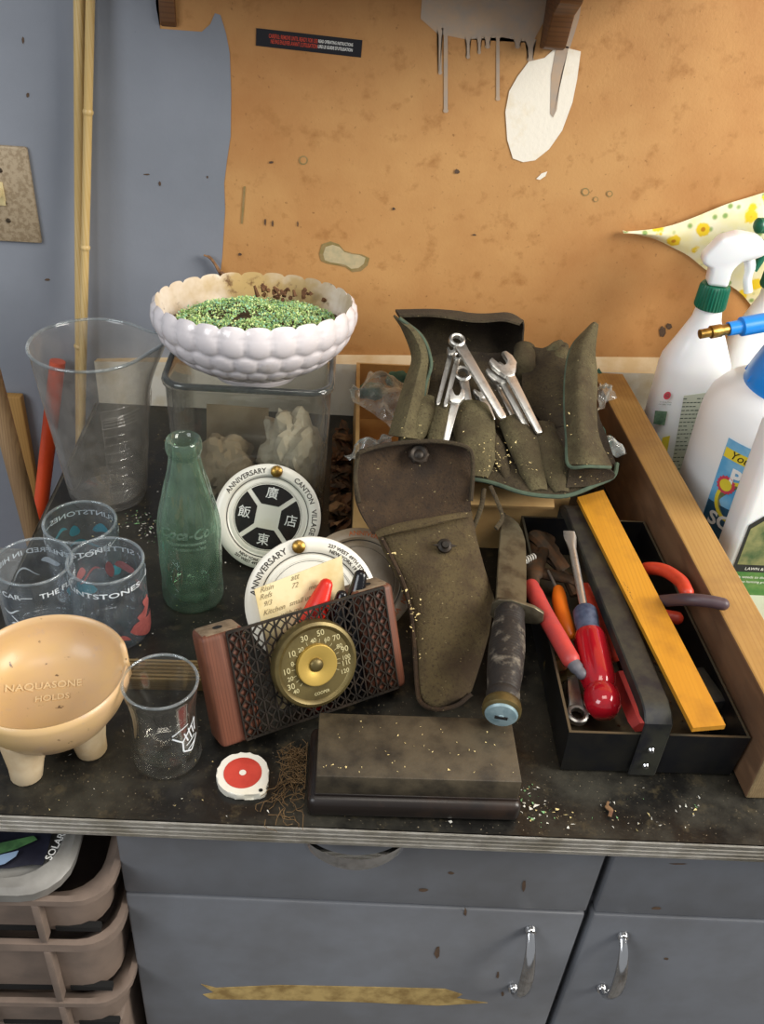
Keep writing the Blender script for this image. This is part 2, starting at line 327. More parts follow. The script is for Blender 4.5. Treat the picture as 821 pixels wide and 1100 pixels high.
# ---------------------------------------------------------------- objects
ROOTS = []
def mesh_of(name, bm, mats_, smooth=40, fix=True):
    if fix: bmesh.ops.recalc_face_normals(bm, faces=bm.faces)
    me = bpy.data.meshes.new(name); bm.to_mesh(me); bm.free()
    for m in (mats_ if isinstance(mats_, (list, tuple)) else [mats_]): me.materials.append(M[m] if isinstance(m, str) else m)
    if smooth:
        me.polygons.foreach_set('use_smooth', [True]*len(me.polygons)); me.set_sharp_from_angle(angle=radians(smooth))
    return me
def tag(o, label, cat, group=None, kind=None):
    if label: o['label'] = label
    if cat: o['category'] = cat
    if group: o['group'] = group
    if kind: o['kind'] = kind
class Thing:
    def __init__(s, name, label, cat, loc=(0, 0, 0), Mx=None, group=None):
        o = bpy.data.objects.new(name, None); o.empty_display_size = .01; COL.objects.link(o)
        o.matrix_world = Mx if Mx is not None else Matrix.Translation(Vector(loc)); s.M = o.matrix_world.copy(); s.o = o
        tag(o, label, cat, group); ROOTS.append(o)
    def part(s, name, bm, m, parent=None, world=True, smooth=40, label=None, kind=None, fix=True):
        if world: bm.transform(s.M.inverted())
        o = bpy.data.objects.new(name, mesh_of(name, bm, m, smooth, fix)); COL.objects.link(o); o.parent = parent or s.o
        if label: o['label'] = label
        if kind: o['kind'] = kind
        return o
def single(name, bm, m, label, cat, group=None, kind=None, smooth=40, fix=True):
    xs = [v.co for v in bm.verts]; c = Vector(((min(p.x for p in xs)+max(p.x for p in xs))/2, (min(p.y for p in xs)+max(p.y for p in xs))/2, min(p.z for p in xs)))
    bm.transform(Matrix.Translation(-c)); o = bpy.data.objects.new(name, mesh_of(name, bm, m, smooth, fix)); o.location = c; COL.objects.link(o)
    tag(o, label, cat, group, kind); ROOTS.append(o); return o
def struct(name, bm, m, smooth=0): return single(name, bm, m, None, None, None, 'structure', smooth)
def NB(): return bmesh.new()
def frame(o, x, y):
    x = Vector(x).normalized(); y = Vector(y); y = (y-x*y.dot(x)).normalized(); z = x.cross(y)
    m = Matrix.Identity(4)
    for i, v in enumerate((x, y, z, Vector(o))): m[0][i], m[1][i], m[2][i] = v
    return m
def T(x, y, z): return Matrix.Translation((x, y, z))
def interp(ts, vs, t):
    for a, b, u, v in zip(ts, ts[1:], vs, vs[1:]):
        if t <= b: return u+(v-u)*max(0, (t-a)/(b-a))
    return vs[-1]
# ================================================================ THE SETTING
bm = NB(); box(bm, -2.2, 2.2, -2.6, .75, -ZC-.05, -ZC); struct('floor', bm, 'floor')
bm = NB(); box(bm, -2.2, 2.2, WY, WY+.1, -ZC, 1.7)
def wallpoly(pts, mi, d):      # a coat of paint or a stain with an outline of its own, on the wall's face
    q = [aty(x, y) if isinstance(x, (int, float)) and not hasattr(x, 'is_w') else x for x, y in pts]
    poly(bm, [Vector((p.x, WY-d, p.z)) for p in q], mi)
edge = [(231, 384), (234, 340), (236, 302), (239, 274), (242, 225), (241, 197), (244, 172), (248, 146), (248.5, 100), (247, 57), (243, 36)]
ep = [aty(x, y) for x, y in edge]; zt_ = ep[-1].z; yb_ = WY-.0006
ep = [Vector((-.25, WY, -ZC)), Vector((-.15, WY, .0))]+ep
for a, b in zip(ep, ep[1:]): poly(bm, [Vector((-2.2, yb_, a.z)), Vector((a.x, yb_, a.z)), Vector((b.x, yb_, b.z)), Vector((-2.2, yb_, b.z))], 1)
for pp in (((217, 40), (226, 26), (243, 40)), ((226, 26), (231, 14), (237, 16), (243, 36))): poly(bm, [Vector((aty(x, y).x, yb_, max(zt_, aty(x, y).z))) for x, y in pp], 1)
poly(bm, [Vector((-2.2, yb_, zt_)), Vector((aty(172, 31).x, yb_, zt_)), Vector((aty(168, 8).x, yb_, aty(168, 8).z)), Vector((aty(168, 8).x, yb_, 1.7)), Vector((-2.2, yb_, 1.7))], 1)
wallpoly([(455, -30), (452, 20), (470, 36), (500, 42), (540, 40), (572, 46), (586, 20), (590, -30)], 2, .0006)
for x, y0, y1, w_ in ((473, 30, 80, 2.2), (479, 30, 121, 3), (503, 38, 63, 2.2), (515, 38, 58, 2), (524, 36, 52, 3), (535, 34, 108, 2.6), (556, 40, 52, 3), (570, 42, 66, 4)):
    wallpoly([(x-w_*1.6, y0), (x-w_*.7, y0+8), (x-w_*.7, y1-4), (x-w_, y1-2), (x-w_*.5, y1), (x+w_*.5, y1), (x+w_, y1-2), (x+w_*.7, y1-4), (x+w_*.7, y0+8), (x+w_*1.6, y0)], 2, .0007)
wallpoly([(568, 66), (556, 82), (547, 98), (543, 120), (545, 150), (551, 170), (562, 174), (575, 172), (590, 160), (604, 140), (615, 110), (620, 85), (624, 55), (612, 52), (600, 48), (585, 62)], 3, .0009)
wallpoly([(603, -20), (603, 30), (598, 50), (612, 52), (622, 20), (628, -20)], 2, .0012)
wallpoly([(598, 48), (592, 80), (591, 122), (594, 126), (598, 118), (603, 80), (611, 50)], 2, .0012)
wallpoly([(576, 192), (582, 186), (588, 184), (586, 189), (580, 193)], 3, .0008)
so = [(343, 272), (346, 262), (355, 259), (364, 262), (370, 269), (380, 272), (389, 273), (397, 277), (395, 285), (388, 291), (379, 292), (372, 287), (364, 285), (352, 283), (345, 280)]
wallpoly(so, 4, .0006); wallpoly([(370+(x-370)*.84, 276+(y-276)*.78) for x, y in so], 5, .0008)
for cx, cy, r in ((326, 172, 5), (629, 206, 4.5), (655, 208, 3.5), (640, 214, 3)):
    wallpoly([(cx+r*cos(k*.6283), cy+r*sin(k*.6283)) for k in range(10)], 4, .0006); wallpoly([(cx+r*.7*cos(k*.6283), cy+r*.7*sin(k*.6283)) for k in range(10)], 0, .0008)
for cx, cy, w, h in ((491, 184, 4, 3), (292, 174, 3, 2), (712, 356, 5, 7), (718, 350, 4, 4), (258, 273, 2, 2), (285, 238, 1.5, 5), (293, 240, 1.5, 4), (320, 240, 1, 4), (510, 252, 3, 1), (423, 224, 2, 2), (172, 197, 2, 3), (51, 300, 4, 2), (158, 187, 4, 1), (30, 102, 2, 3), (25, 43, 1.5, 4), (223, 190, 1, 2)):
    wallpoly([(cx+w*cos(k*1.0472+.3)*random.uniform(.6, 1.1), cy+h*sin(k*1.0472+.3)*random.uniform(.6, 1.1)) for k in range(6)], 6, .0010)
wallpoly([(262, 200), (264, 200), (261, 240), (259, 240)], 4, .0009)
struct('wall_back', bm, ['tan', 'blue', 'drip', 'plaster', 'stain', 'stainin', 'rust'])
# board along the foot of the wall
bm = NB(); tb = [aty(x, y, WY) for x, y in ((165, 384), (365, 381), (720, 384))]; tf = [aty(x, y, WY-.016) for x, y in ((165, 389), (365, 391), (720, 402))]
def ext(P, x):  # height of the line through the picked points at x
    a, b = (P[0], P[1]) if x < P[1].x else (P[1], P[2]); return a.z+(b.z-a.z)*(x-a.x)/(b.x-a.x)
xs = [-.30, -.2, -.1, .003, .1, .2, .42, .8, 1.6]
V = [[bm.verts.new((x, WY, ext(tb, min(x, .5)))), bm.verts.new((x, WY-.016, ext(tf, min(x, .5)))), bm.verts.new((x, WY-.016, 0)), bm.verts.new((x, WY, 0))] for x in xs]
for A, B in zip(V, V[1:]):
    for k in range(4): bm.faces.new((A[k], B[k], B[(k+1) % 4], A[(k+1) % 4])).material_index = 1 if k == 0 else 0
bm.faces.new(V[0]); bm.faces.new(V[-1]); struct('trim_1', bm, ['bare', 'trimtop'])
# ================================================================ CABINETS AND WORKTOP
cl, cr_ = at(0, 878), at(821, 911.5); sl = (cr_.y-cl.y)/(cr_.x-cl.x)
def fy(x): return cl.y+sl*(x-cl.x)          # the front edge of the worktop
XL = lambda y: -.300+.0015*(y/.1)
w = Thing('worktop', 'black laminate worktop with ribbed metal edging, all the tools and glassware lie on it', 'worktop', (.4, .3, 0))
XR = 1.3
bm = NB(); p = [(-.303, fy(-.3)+.002), (XR, fy(XR)+.002), (XR, WY-.001), (-.300, WY-.001)]; prism(bm, p, -.018, 0); w.part('slab', bm, 'top', smooth=0)
bm = NB()
prof = [(0, .0008), (-.0012, .0008), (-.0022, -.0006), (-.0022, -.0040), (-.0010, -.0048), (-.0022, -.0056), (-.0022, -.0086), (-.0010, -.0094), (-.0022, -.0102), (-.0022, -.0132), (-.0010, -.0140), (-.0022, -.0148), (-.0022, -.0180), (0, -.0186)]
rings = []
for x, y, nx, ny in ((-.303, WY-.02, 1, 0), (-.303, fy(-.303), .7, .7), (XR, fy(XR), 0, 1)):
    rings.append([Vector((x+a*nx, y+.0022+a*ny, z)) for a, z in prof])
loft(bm, rings, caps=False, closed=False); bmesh.ops.solidify(bm, geom=bm.faces[:], thickness=.0006); w.part('edge_band', bm, 'alu', smooth=30)
bm = NB(); box(bm, .376, 1.25, .05, WY-.02, 0, .003); single('pale_board', bm, 'pale', 'pale greenish flat board under the white spray bottles, beyond the wooden plank', 'board', smooth=0)
CFY = .032      # cabinet front
cab = Thing('steel_cabinet', 'grey blue steel base cabinet with drawers and doors under the worktop', 'cabinet', (.45, .3, -ZC))
def cf(x, y): return aty(x, y, CFY)
a0 = cf(124, 903); a1 = cf(160, 1100)
XA = (a0.x+a1.x)/2; XS = (cf(640, 925).x+cf(590, 1098).x)/2; XB = 1.25
zs0 = cf(132, 946).z; zs1 = cf(630, 968).z; zsl = (zs1-zs0)/(XS-XA)
bm = NB(); box(bm, XA, XB, CFY+.003, .60, -.82, -.019); box(bm, XA+.02, XB-.02, CFY+.07, .58, -ZC, -.82); cab.part('body', bm, ['cab'], smooth=0)
def panel(x0, x1, za, zb):   # a pressed steel front; za/zb = (height at x0, at x1)
    bm = NB(); A = [(x0, za[0]), (x1, za[1]), (x1, zb[1]), (x0, zb[0])]
    hexa(bm, [Vector((x, CFY+.002, z)) for x, z in A], [Vector((x, CFY-.012, z)) for x, z in A], 0, .003); return bm
def zs(x): return zs0+zsl*(x-XA)
g = .0018
def arc_pull(p0, p1, out, r, drop=0, n=14):
    bm = NB(); pts = []
    for k in range(n+1):
        t = k/n; q = Vector(p0).lerp(Vector(p1), t); s = sin(pi*t)**.6; pts.append(q+Vector(out)*s+Vector((0, 0, -drop*s)))
    tube(bm, pts, [r*(.55+.45*sin(pi*k/n)) for k in range(n+1)], 10, flat=.6); return bm
for x0, x1 in ((XA+.003, XS-.0035), (XS+.0035, XB-.003)):
    dr = cab.part('drawer', panel(x0, x1, (-.021, -.021), (zs(x0)+g, zs(x1)+g)), 'cab')
    do = cab.part('door', panel(x0, x1, (zs(x0)-g, zs(x1)-g), (-.80, -.80)), 'cab')
    if x0 < XS:
        a, b, c = (aty(x, y, CFY-.020) for x, y in ((322, 905), (440, 911), (382, 928)))
        bm = NB(); n = 20; rings = []; zq = aty(382, 926, CFY-.040).z
        for k in range(n+1):
            t = k/n; s = sin(pi*t) if 0 < k < n else 0; x_ = a.x+(b.x-a.x)*t; y_ = CFY-.012-.028*s**.55; hh = .0035+.0035*s
            rings.append([Vector((x_, y_-.0025, zq-hh)), Vector((x_, y_-.0032, zq)), Vector((x_, y_-.0025, zq+hh)), Vector((x_, y_+.0012, zq+hh)), Vector((x_, y_+.0012, zq-hh))])
        loft(bm, rings); cab.part('drawer_pull', bm, 'chrome', dr, label='chrome bow pull', smooth=60)
        hp = ((570, 1000), (552, 1062))
    else: hp = ((668, 1006), (648, 1062))
    q0, q1 = (aty(x, y, CFY-.014) for x, y in hp); xm = (q0.x+q1.x)/2; q0.x = q1.x = xm
    bm = arc_pull(q0, q1, (0, -.022, 0), .0065); 
    for q in (q0, q1):
        lathe(bm, [(0, .003), (.0045, .003), (.0055, .001), (.0055, -.001), (0, -.001)], 14, T(q.x, CFY-.0135, q.z) @ Matrix.Rotation(radians(90), 4, 'X'))
    cab.part('door_handle', bm, 'chrome', do, label='chrome bow handle', smooth=60)
    if x0 < XS:
        bm = NB(); A = [aty(x, y, CFY-.0122) for x, y in ((216, 1057), (232, 1061), (300, 1058), (400, 1060), (478, 1062), (497, 1068), (490, 1072), (524, 1077), (470, 1080), (380, 1076), (300, 1074), (226, 1073), (218, 1068), (230, 1066))]
        slab(bm, A, (0, -.0003, 0)); cab.part('tape_strip', bm, 'tape', do, smooth=0, label='strip of torn yellowed tape')
    for px, py, w_, h_ in (((485, 938, 5, 2), (563, 952, 3, 8), (455, 956, 6, 3), (470, 1022, 4, 9), (535, 1048, 2, 6), (540, 1068, 2, 4), (500, 980, 2, 6)) if x0 < XS else ((705, 976, 6, 2), (728, 928, 14, 1.2), (716, 1030, 3, 2))):
        z_ = aty(px, py, CFY-.0123)
        if abs(zs(z_.x)-z_.z) < .003: continue
        bm = NB(); poly(bm, [aty(px+w_*cos(k*.9)*random.uniform(.5, 1), py+h_*sin(k*.9)*random.uniform(.5, 1), CFY-.0123) for k in range(7)])
        cab.part('rust_stain', bm, 'rust', do if z_.z < zs(z_.x) else dr, smooth=0, label='rust spot')
# ================================================================ CRATES UNDER THE OPEN END
CY = -.012
def crate(z0, z1, label, lid):
    x1 = aty(122, 1007, CY).x; x0 = x1-.30; y1 = CY+.40; t = Thing('plastic_crate', label, 'crate', ((x0+x1)/2, (CY+y1)/2, z0), group='taupe crates stacked under the worktop')
    h = z1-z0; bm = NB()
    def rr(ins, r, n=5):
        P = []
        for cx, cy, a in ((x1-ins-r, CY+ins+r, -90), (x1-ins-r, y1-ins-r, 0), (x0+ins+r, y1-ins-r, 90), (x0+ins+r, CY+ins+r, 180)):
            for k in range(n+1):
                q = radians(a+90*k/n); P.append((cx+r*cos(q), cy+r*sin(q)))
        return P
    lv = [(.008, z0+.001), (.004, z0+h*.80), (.004, z0+h*.86), (-.004, z0+h*.88), (-.004, z1-.001), (.001, z1-.001), (.010, z0+h*.84), (.014, z0+.006)]
    R = [[Vector((x, y, z)) for x, y in rr(i, .03)] for i, z in lv]; loft(bm, R, caps=True); t.part('bin', bm, 'taupe')
    dxs = (x1-.055, x1-.125, x1-.20, x1-.27)
    for x in dxs: bm = NB(); box(bm, x-.003, x+.003, CY-.004, CY+.006, z0+.001, z0+h*.86, .001); t.part('rib', bm, 'taupe')
    for y in (.06, .16, .26): bm = NB(); box(bm, x1-.007, x1+.003, CY+y, CY+y+.006, z0+.001, z0+h*.86, .001); t.part('rib', bm, 'taupe')
    for x, w_ in ((x1-.030, .018), (x1-.090, .026), (x1-.165, .026)): bm = NB(); box(bm, x-w_, x+w_, CY+.0062, CY+.012, z0+.0015, z0+.0075); t.part('slot', bm, 'dark', label='dark slot', smooth=0)  # solid dark strips painted in for the shade of open slots
    return t, x0, x1, y1, rr
zc = [aty(60, y, CY).z for y in (960, 1009, 1072)]
zc.append(zc[-1]-.063)
h0 = zc[0]-zc[1]
crate(zc[1], zc[0]-.0035, 'taupe ribbed plastic crate directly under the grey lid, topmost of its stack', 1)
crate(zc[2], zc[1]-.0005, 'taupe ribbed plastic crate in the middle of the stack left of the cabinet', 0)
t_, x0, x1, y1, rr = crate(zc[3], zc[2]-.0005, 'taupe ribbed plastic crate lowest of those visible beside the cabinet', 0)
zb = zc[3]; bm = NB(); box(bm, x0+.01, x1-.01, CY+.012, y1-.01, -ZC, zb-.001, .004); single('storage_box', bm, 'taupe', 'plain taupe storage box on the floor carrying the stack of crates', 'box')
cx1 = x1; x1 = x1-.036; bx1 = x1
lid = Thing('crate_lid', 'grey plastic lid with rounded corners on top of the taupe crates', 'lid', ((x0+x1)/2, CY+.2, zc[0]-.003))
zl = zc[0]-.003
bm = NB(); 
def rr(ins, r, n=5):
    P = []
    for cx, cy, a in ((x1-ins-r, CY+ins+r, -90), (x1-ins-r, y1-ins-r, 0), (x0+ins+r, y1-ins-r, 90), (x0+ins+r, CY+ins+r, 180)):
        for k in range(n+1): q = radians(a+90*k/n); P.append((cx+r*cos(q), cy+r*sin(q)))
    return P
R = [[Vector((x, y, z)) for x, y in rr(i, .035)] for i, z in ((-.006, zl), (-.008, zl+.012), (-.004, zl+.0165), (.004, zl+.0165), (.008, zl+.008))]; loft(bm, R); lid.part('tray', bm, 'greylid')
bag = Thing('plastic_bag', 'crumpled dark plastic bag with white lettering lying on the grey lid', 'bag', ((x0+x1)/2-.03, CY+.2, zl+.0085))
bm = NB(); rows = []
for j, y in enumerate((CY+.014, CY+.05, CY+.1, CY+.16, CY+.22)):
    rows.append([Vector((x, y, zl+.0105+random.uniform(0, .006)+(.006 if 0 < j < 4 else 0))) for x in (x0+.02, x0+.08, x0+.14, x0+.2, x1-.016)])
sheet(bm, rows, .0008, 6, 6, wr=.004, ws=30)
bm.faces.ensure_lookup_table()
bag.part('film', bm, 'bag')
bm = NB(); zz = zl+.021
tx = [at(x, y, zz) for x, y in ((57, 914), (66, 898))]
uu = (tx[1]-tx[0]); text(bm, 'SOLARIS', .008, lambda x, y, z: tx[0].lerp(tx[1], .5)+uu.normalized()*x+Vector((uu.y, -uu.x, 0)).normalized()*(-y)+Vector((0, 0, z)), extrude=.0002)
bag.part('lettering', bm, 'white_print', smooth=0)
bm = NB(); slab(bm, [at(x, y, zz-.001) for x, y in ((-10, 920), (18, 912), (40, 902), (36, 898), (-10, 908))], (0, 0, .0004)); bag.part('print_patch', bm, 'baggreen', smooth=0, label='green and blue printed patch')
bm = NB(); slab(bm, [at(x, y, zz-.001) for x, y in ((-10, 932), (5, 928), (17, 920), (20, 914), (-10, 921))], (0, 0, .0004)); bag.part('print_patch', bm, 'bagblue', smooth=0, label='pale blue printed patch')
# ================================================================ ON THE WALL
sp = Thing('switch_plate', 'speckled beige metal light switch plate on the blue grey wall', 'switch plate', (0, 0, 0))
bm = NB(); P = [aty(x, y, WY) for x, y in ((-72, 150), (30, 157), (46, 260), (-60, 254))]
P[2].x = P[1].x+.001; P[3].x = P[0].x; hexa(bm, P, [q+Vector((0, -.006, 0)) for q in P], 0, .0025); sp.part('plate', bm, 'plate')
for px, py in ((0, 208), (-42, 206)):
    q = aty(px, py, WY-.006); bm = NB(); box(bm, q.x-.005, q.x+.005, WY-.008, WY-.004, q.z-.013, q.z+.013, .001); box(bm, q.x-.0035, q.x+.0035, WY-.017, WY-.006, q.z-.002, q.z+.007, .0015); sp.part('toggle', bm, 'toggle')
for px, py in ((0, 183), (9, 237), (5, 218), (-42, 182), (-36, 235)):
    q = aty(px, py, WY-.006); bm = NB(); lathe(bm, [(0, .0014), (.002, .0011), (.0028, 0)], 12, T(q.x, WY-.006, q.z) @ Matrix.Rotation(radians(90), 4, 'X')); sp.part('screw', bm, 'screw')
A, B, C_, D_ = (aty(x, y, WY-.0002) for x, y in ((275, 30), (389, 43), (388, 62), (275, 49)))
Mst = frame(D_, B-A, A-D_); st = Thing('warning_sticker', 'long black sticker with orange and white lettering on the tan wall', 'sticker', Mx=Mst)
W_ = (B-A).length; H_ = (A-D_).length
bm = NB(); box(bm, 0, W_, 0, H_, 0, .0006); st.part('film', bm, 'stickerb', world=False, smooth=0)
for s, x, y, sz, m in (("CAREFUL: REMOVE UNTIL READY FOR USE", .013, H_*.64, .0054, 'stickero'), ("NE PAS ENLEVER AVANT L'UTILISATION", .015, H_*.34, .0054, 'stickero'), ('READ OPERATING INSTRUCTIONS', W_*.585, H_*.66, .0042, 'white_print'), ("LIRE LE GUIDE D'UTILISATION", W_*.585, H_*.36, .0042, 'white_print')):
    bm = NB(); text(bm, s, sz, lambda a, b, z, x=x, y=y, k=(.062 if m == 'stickero' else .042): Vector((x+a, y+b, .0009+z)), align='LEFT', bold=.00012)
    wd = max(v.co.x for v in bm.verts)-x; k = (W_*.58-x if m == 'stickero' else W_*.33)/wd
    for v in bm.verts: v.co.x = x+(v.co.x-x)*k
    st.part('lettering', bm, m, world=False, smooth=0)
# shelf above, only its brackets reach into the picture
sh = Thing('wall_shelf', 'brown wooden wall shelf with scrolled brackets above the worktop', 'shelf', (.0, WY-.05, .5))
zt = .53
bm = NB(); box(bm, -.30, .34, WY-.19, WY, zt, zt+.018, .002); sh.part('board', bm, 'shelf')
for px, py in ((176, 32), (596, 56)):
    q = aty(px, py, WY-.03); h = zt-q.z; prof2 = [(WY-.001, zt), (WY-.10, zt), (WY-.098, zt-.012), (WY-.085, zt-.018), (WY-.07, zt-h*.45), (WY-.045, zt-h*.60), (WY-.036, zt-h*.8), (WY-.028, zt-h*.96), (WY-.018, zt-h), (WY-.001, zt-h*1.02)]
    bm = NB(); xw = .008 if px < 300 else .011
    if px < 300: prof2 = [(WY-(WY-y)*.20, z) for y, z in prof2]
    prism(bm, prof2, q.x-xw, q.x+xw, Matrix(((0, 0, 1, 0), (1, 0, 0, 0), (0, 1, 0, 0), (0, 0, 0, 1))), 0, .0015); sh.part('bracket', bm, 'shelf')
# floral cloth pinned to the wall
bm = NB()
rows = []
for (ux, uy), (lx, ly) in (((669, 248), (669.5, 249)), ((685, 247), (686, 253)), ((703, 245), (705, 258)), ((722, 241), (724, 267)), ((742, 234), (741, 276)), ((762, 226), (757, 289)), ((782, 218), (778, 303)), ((802, 212), (799, 318)), ((821, 206), (818, 345)), ((845, 199), (838, 385)), ((880, 188), (862, 440)), ((920, 176), (890, 480))):
    a, b = aty(ux, uy, WY-.006), aty(lx, ly, WY-.006); rows.append([a.lerp(b, k/3)+Vector((0, -.006*sin(pi*k/3+.4), 0)) for k in range(4)])
sheet(bm, rows, .0008, 5, 3); single('floral_cloth', bm, 'floral', 'pointed corner of yellow flowered cloth against the tan wall behind spray bottles', 'cloth')
bm = NB(); q = [aty(x, y, WY-.008) for x, y in ((219, 274), (226, 277), (232, 285), (238, 296), (240, 302))]; tube(bm, crom(q, 4), [.0022]*3+[.0035]*6+[.0045]*8, 7, flat=.4)
for k in range(7):
    c = q[3]+Vector((random.uniform(-.005, .005), random.uniform(-.006, 0), random.uniform(-.006, .006))); tube(bm, [c, c+Vector((random.uniform(-.006, .006), -.003, random.uniform(-.004, .006)))], [.003, .001], 5, flat=.4)
single('dead_leaf', bm, 'leaf2', 'curled dead brown leaf stuck to the wall above the white bowl', 'leaf')
# ================================================================ POLES IN THE GAP BESIDE THE WORKTOP
def lean(name, pts, r, m, label, cat, flat=1.0, seg=14, nodes=()):
    a, b = pts; d = (b-a); t = (-ZC+.002-a.z)/d.z; foot = a+d*t
    P = [foot.lerp(a, k/20) for k in range(21)]; R = [r]*21
    bm = NB(); tube(bm, P, R, seg, flat=flat)
    for t_ in nodes:
        c = foot.lerp(a, t_); e = (a-foot).normalized(); tube(bm, [c-e*.003, c-e*.001, c+e*.001, c+e*.003], [r*1.01, r*1.22, r*1.22, r*1.01], seg)
    return single(name, bm, m, label, cat)
tp = aty(85, -330, WY-.007); lean('bamboo_cane', (tp, aty(86, 340, WY-.02)), .0060, 'bamboo', 'straight pale bamboo cane against the blue wall, left of its pair', 'cane', nodes=(.3, .62))['group'] = 'bamboo canes against the wall'
tp = aty(104, -330, WY-.007); lean('bamboo_cane', (tp, aty(92, 245, WY-.030)), .0046, 'bamboo', 'thinner darker bamboo cane with a knuckle, right of its pair against the wall', 'cane', nodes=(.79, .70))['group'] = 'bamboo canes against the wall'
lean('tool_pole', (aty(62, 388, .615), aty(42, 560, .585)), .0095, 'orpole', 'bright orange plastic pole standing in the gap beside the worktop', 'pole')
lean('broom_handle', (aty(-12, 392, .56), aty(27, 540, .53)), .0115, 'pole', 'round unpainted wooden broom handle leaning beside the orange pole', 'broom handle')
bm = NB(); a = aty(11, 425, WY-.012); box(bm, a.x-.012, a.x+.014, WY-.016, WY-.003, -ZC+.001, a.z, .002); single('wooden_board', bm, 'slat', 'flat yellow brown wooden slat upright against the wall behind the broom handle', 'slat')
# ================================================================ GLASSWARE
def cyl_patch(bm, R, a0, a1, z0, z1, mi=0, n=10, wob=0, ph=0):
    """a patch of print lying on a cylinder"""
    up = []; dn = []
    for k in range(n+1):
        a = a0+(a1-a0)*k/n; s = sin(pi*k/n)**.5 if 0 < k < n else .02; m_ = (z0+z1)/2+wob*sin(ph+5*k/n)
        up.append(Vector((R*cos(a), R*sin(a), m_+(z1-z0)/2*s))); dn.append(Vector((R*cos(a), R*sin(a), m_-(z1-z0)/2*s)))
    U = [bm.verts.new(p) for p in up]; D = [bm.verts.new(p) for p in dn]
    for k in range(n): bm.faces.new((U[k], U[k+1], D[k+1], D[k])).material_index = mi
def tumbler(px, py, label, pcol, words, ang, swirl, seed, H=.083):
    c = at(px, py, H); t = Thing('drinking_glass', label, 'glass', (c.x, c.y, 0), group='printed drinking glasses'); R = .0328
    bm = NB(); lathe(bm, [(0, .0004), (R-.006, 0), (R-.002, .001), (R-.0008, .004), (R-.0004, .02), (R, H-.003), (R-.0003, H-.0006), (R-.001, H), (R-.0017, H-.0006), (R-.0019, H-.004), (R-.0024, .012), (R-.004, .007), (0, .006)], 56)
    t.part('body', bm, 'jelly', world=False, smooth=60)
    bm = NB(); r_ = R+.0003; text(bm, words, .0074, lambda x, y, z: Vector((x, y, z)), align='LEFT', bold=.0001)
    wd = max(v.co.x for v in bm.verts)*1.03
    for v in bm.verts: a = ang+2*pi*v.co.x/wd; v.co = Vector((r_*cos(a), r_*sin(a), H-.0145+v.co.y))
    t.part('lettering', bm, 'whiteprint2', world=False, smooth=0)
    bm = NB(); tube(bm, [Vector(((R-.0009)*cos(2*pi*k/64), (R-.0009)*sin(2*pi*k/64), H-.0008)) for k in range(65)], .0012, 8, caps=False); t.part('rim', bm, 'rimglass', world=False, smooth=60)
    rnd = random.Random(seed); bm = NB()
    for a, da, z, dz, wob in swirl: cyl_patch(bm, R+.0003, a, a+da, z, z+dz, wob=wob, ph=rnd.uniform(0, 6))
    t.part('print', bm, pcol, world=False, smooth=0)
    return t
d = radians
sw = [(d(-120), d(50), .030, .004, .006), (d(-118), d(40), .040, .003, -.005), (d(-100), d(55), .022, .0025, .006), (d(-75), d(40), .034, .0025, .004), (d(-130), d(30), .05, .002, .003), (d(-60), d(30), .026, .002, -.004), (d(70), d(30), .052, .007, .002), (d(105), d(40), .045, .002, .006), (d(-90), d(25), .015, .005, .002), (d(-110), d(70), .01, .002, .004)]
tumbler(35, 602, 'clear drinking glass with white print, in front at the edge beside the ochre bowl', 'whiteprint2', 'THE FLINTSTONES\u2014FRED IN HIS SPORTS CAR\u2014', d(-68), sw, 1)
sw = [(d(60), d(30), .045, .010, .002), (d(110), d(18), .042, .012, .001), (d(130), d(30), .050, .004, .003), (d(-40), d(40), .03, .012, .003), (d(-110), d(50), .02, .016, .003), (d(80), d(50), .03, .004, .004)]
tumbler(85.6, 559.5, 'clear drinking glass with teal print, standing behind two other printed glasses', 'teal', 'THE FLINTSTONES\u2014THE FLINTSTONES\u2014', d(5), sw, 2)
sw = [(d(-50), d(70), .008, .020, .004), (d(-35), d(40), .028, .012, .004), (d(-20), d(20), .038, .010, .002), (d(60), d(34), .044, .010, .002), (d(95), d(14), .036, .018, .001), (d(115), d(40), .044, .003, .005), (d(140), d(20), .045, .012, .001), (d(-80), d(30), .012, .006, .003), (d(30), d(30), .03, .012, .003)]
tumbler(113, 601, 'clear drinking glass with pink print, next to the green bottle', 'pink', 'THE FLINTSTONES\u2014BABY SITTERS\u2014', d(-198), sw, 3)
# beaker
c = at(117, 529); bk = Thing('measuring_beaker', 'tall hazy clear measuring beaker with pouring spout, behind the printed glasses', 'beaker', (c.x, c.y, 0)); bH = .180
sa = d(12)
def spout(a, i, r, z):
    da = (a-sa+pi) % (2*pi)-pi; w_ = max(0, (z-.125)/(bH-.125)); return .017*w_**1.6*math.exp(-(da/.30)**2)
def spz(a, i, r, z):
    da = (a-sa+pi) % (2*pi)-pi; return .004*math.exp(-(da/.3)**2) if z > bH-.012 else 0
R0, R1 = .0405, .0592
pr = [(0, .003), (R0-.008, .003), (R0-.005, 0), (R0, .001), (R0+.001, .005)]+[(R0+.001+(R1-R0-.001)*k/14, .005+(bH-.008)*k/14) for k in range(1, 15)]+[(R1+.0012, bH-.001), (R1+.0005, bH), (R1-.0012, bH-.001), (R1-.0022, bH-.006)]+[(R0-.001+(R1-R0-.001)*k/12, .010+(bH-.014)*k/12) for k in range(11, -1, -1)]+[(0, .008)]
bm = NB(); lathe(bm, pr, 72, None, 0, spout, spz)
bk.part('body', bm, 'beaker', world=False, smooth=50)
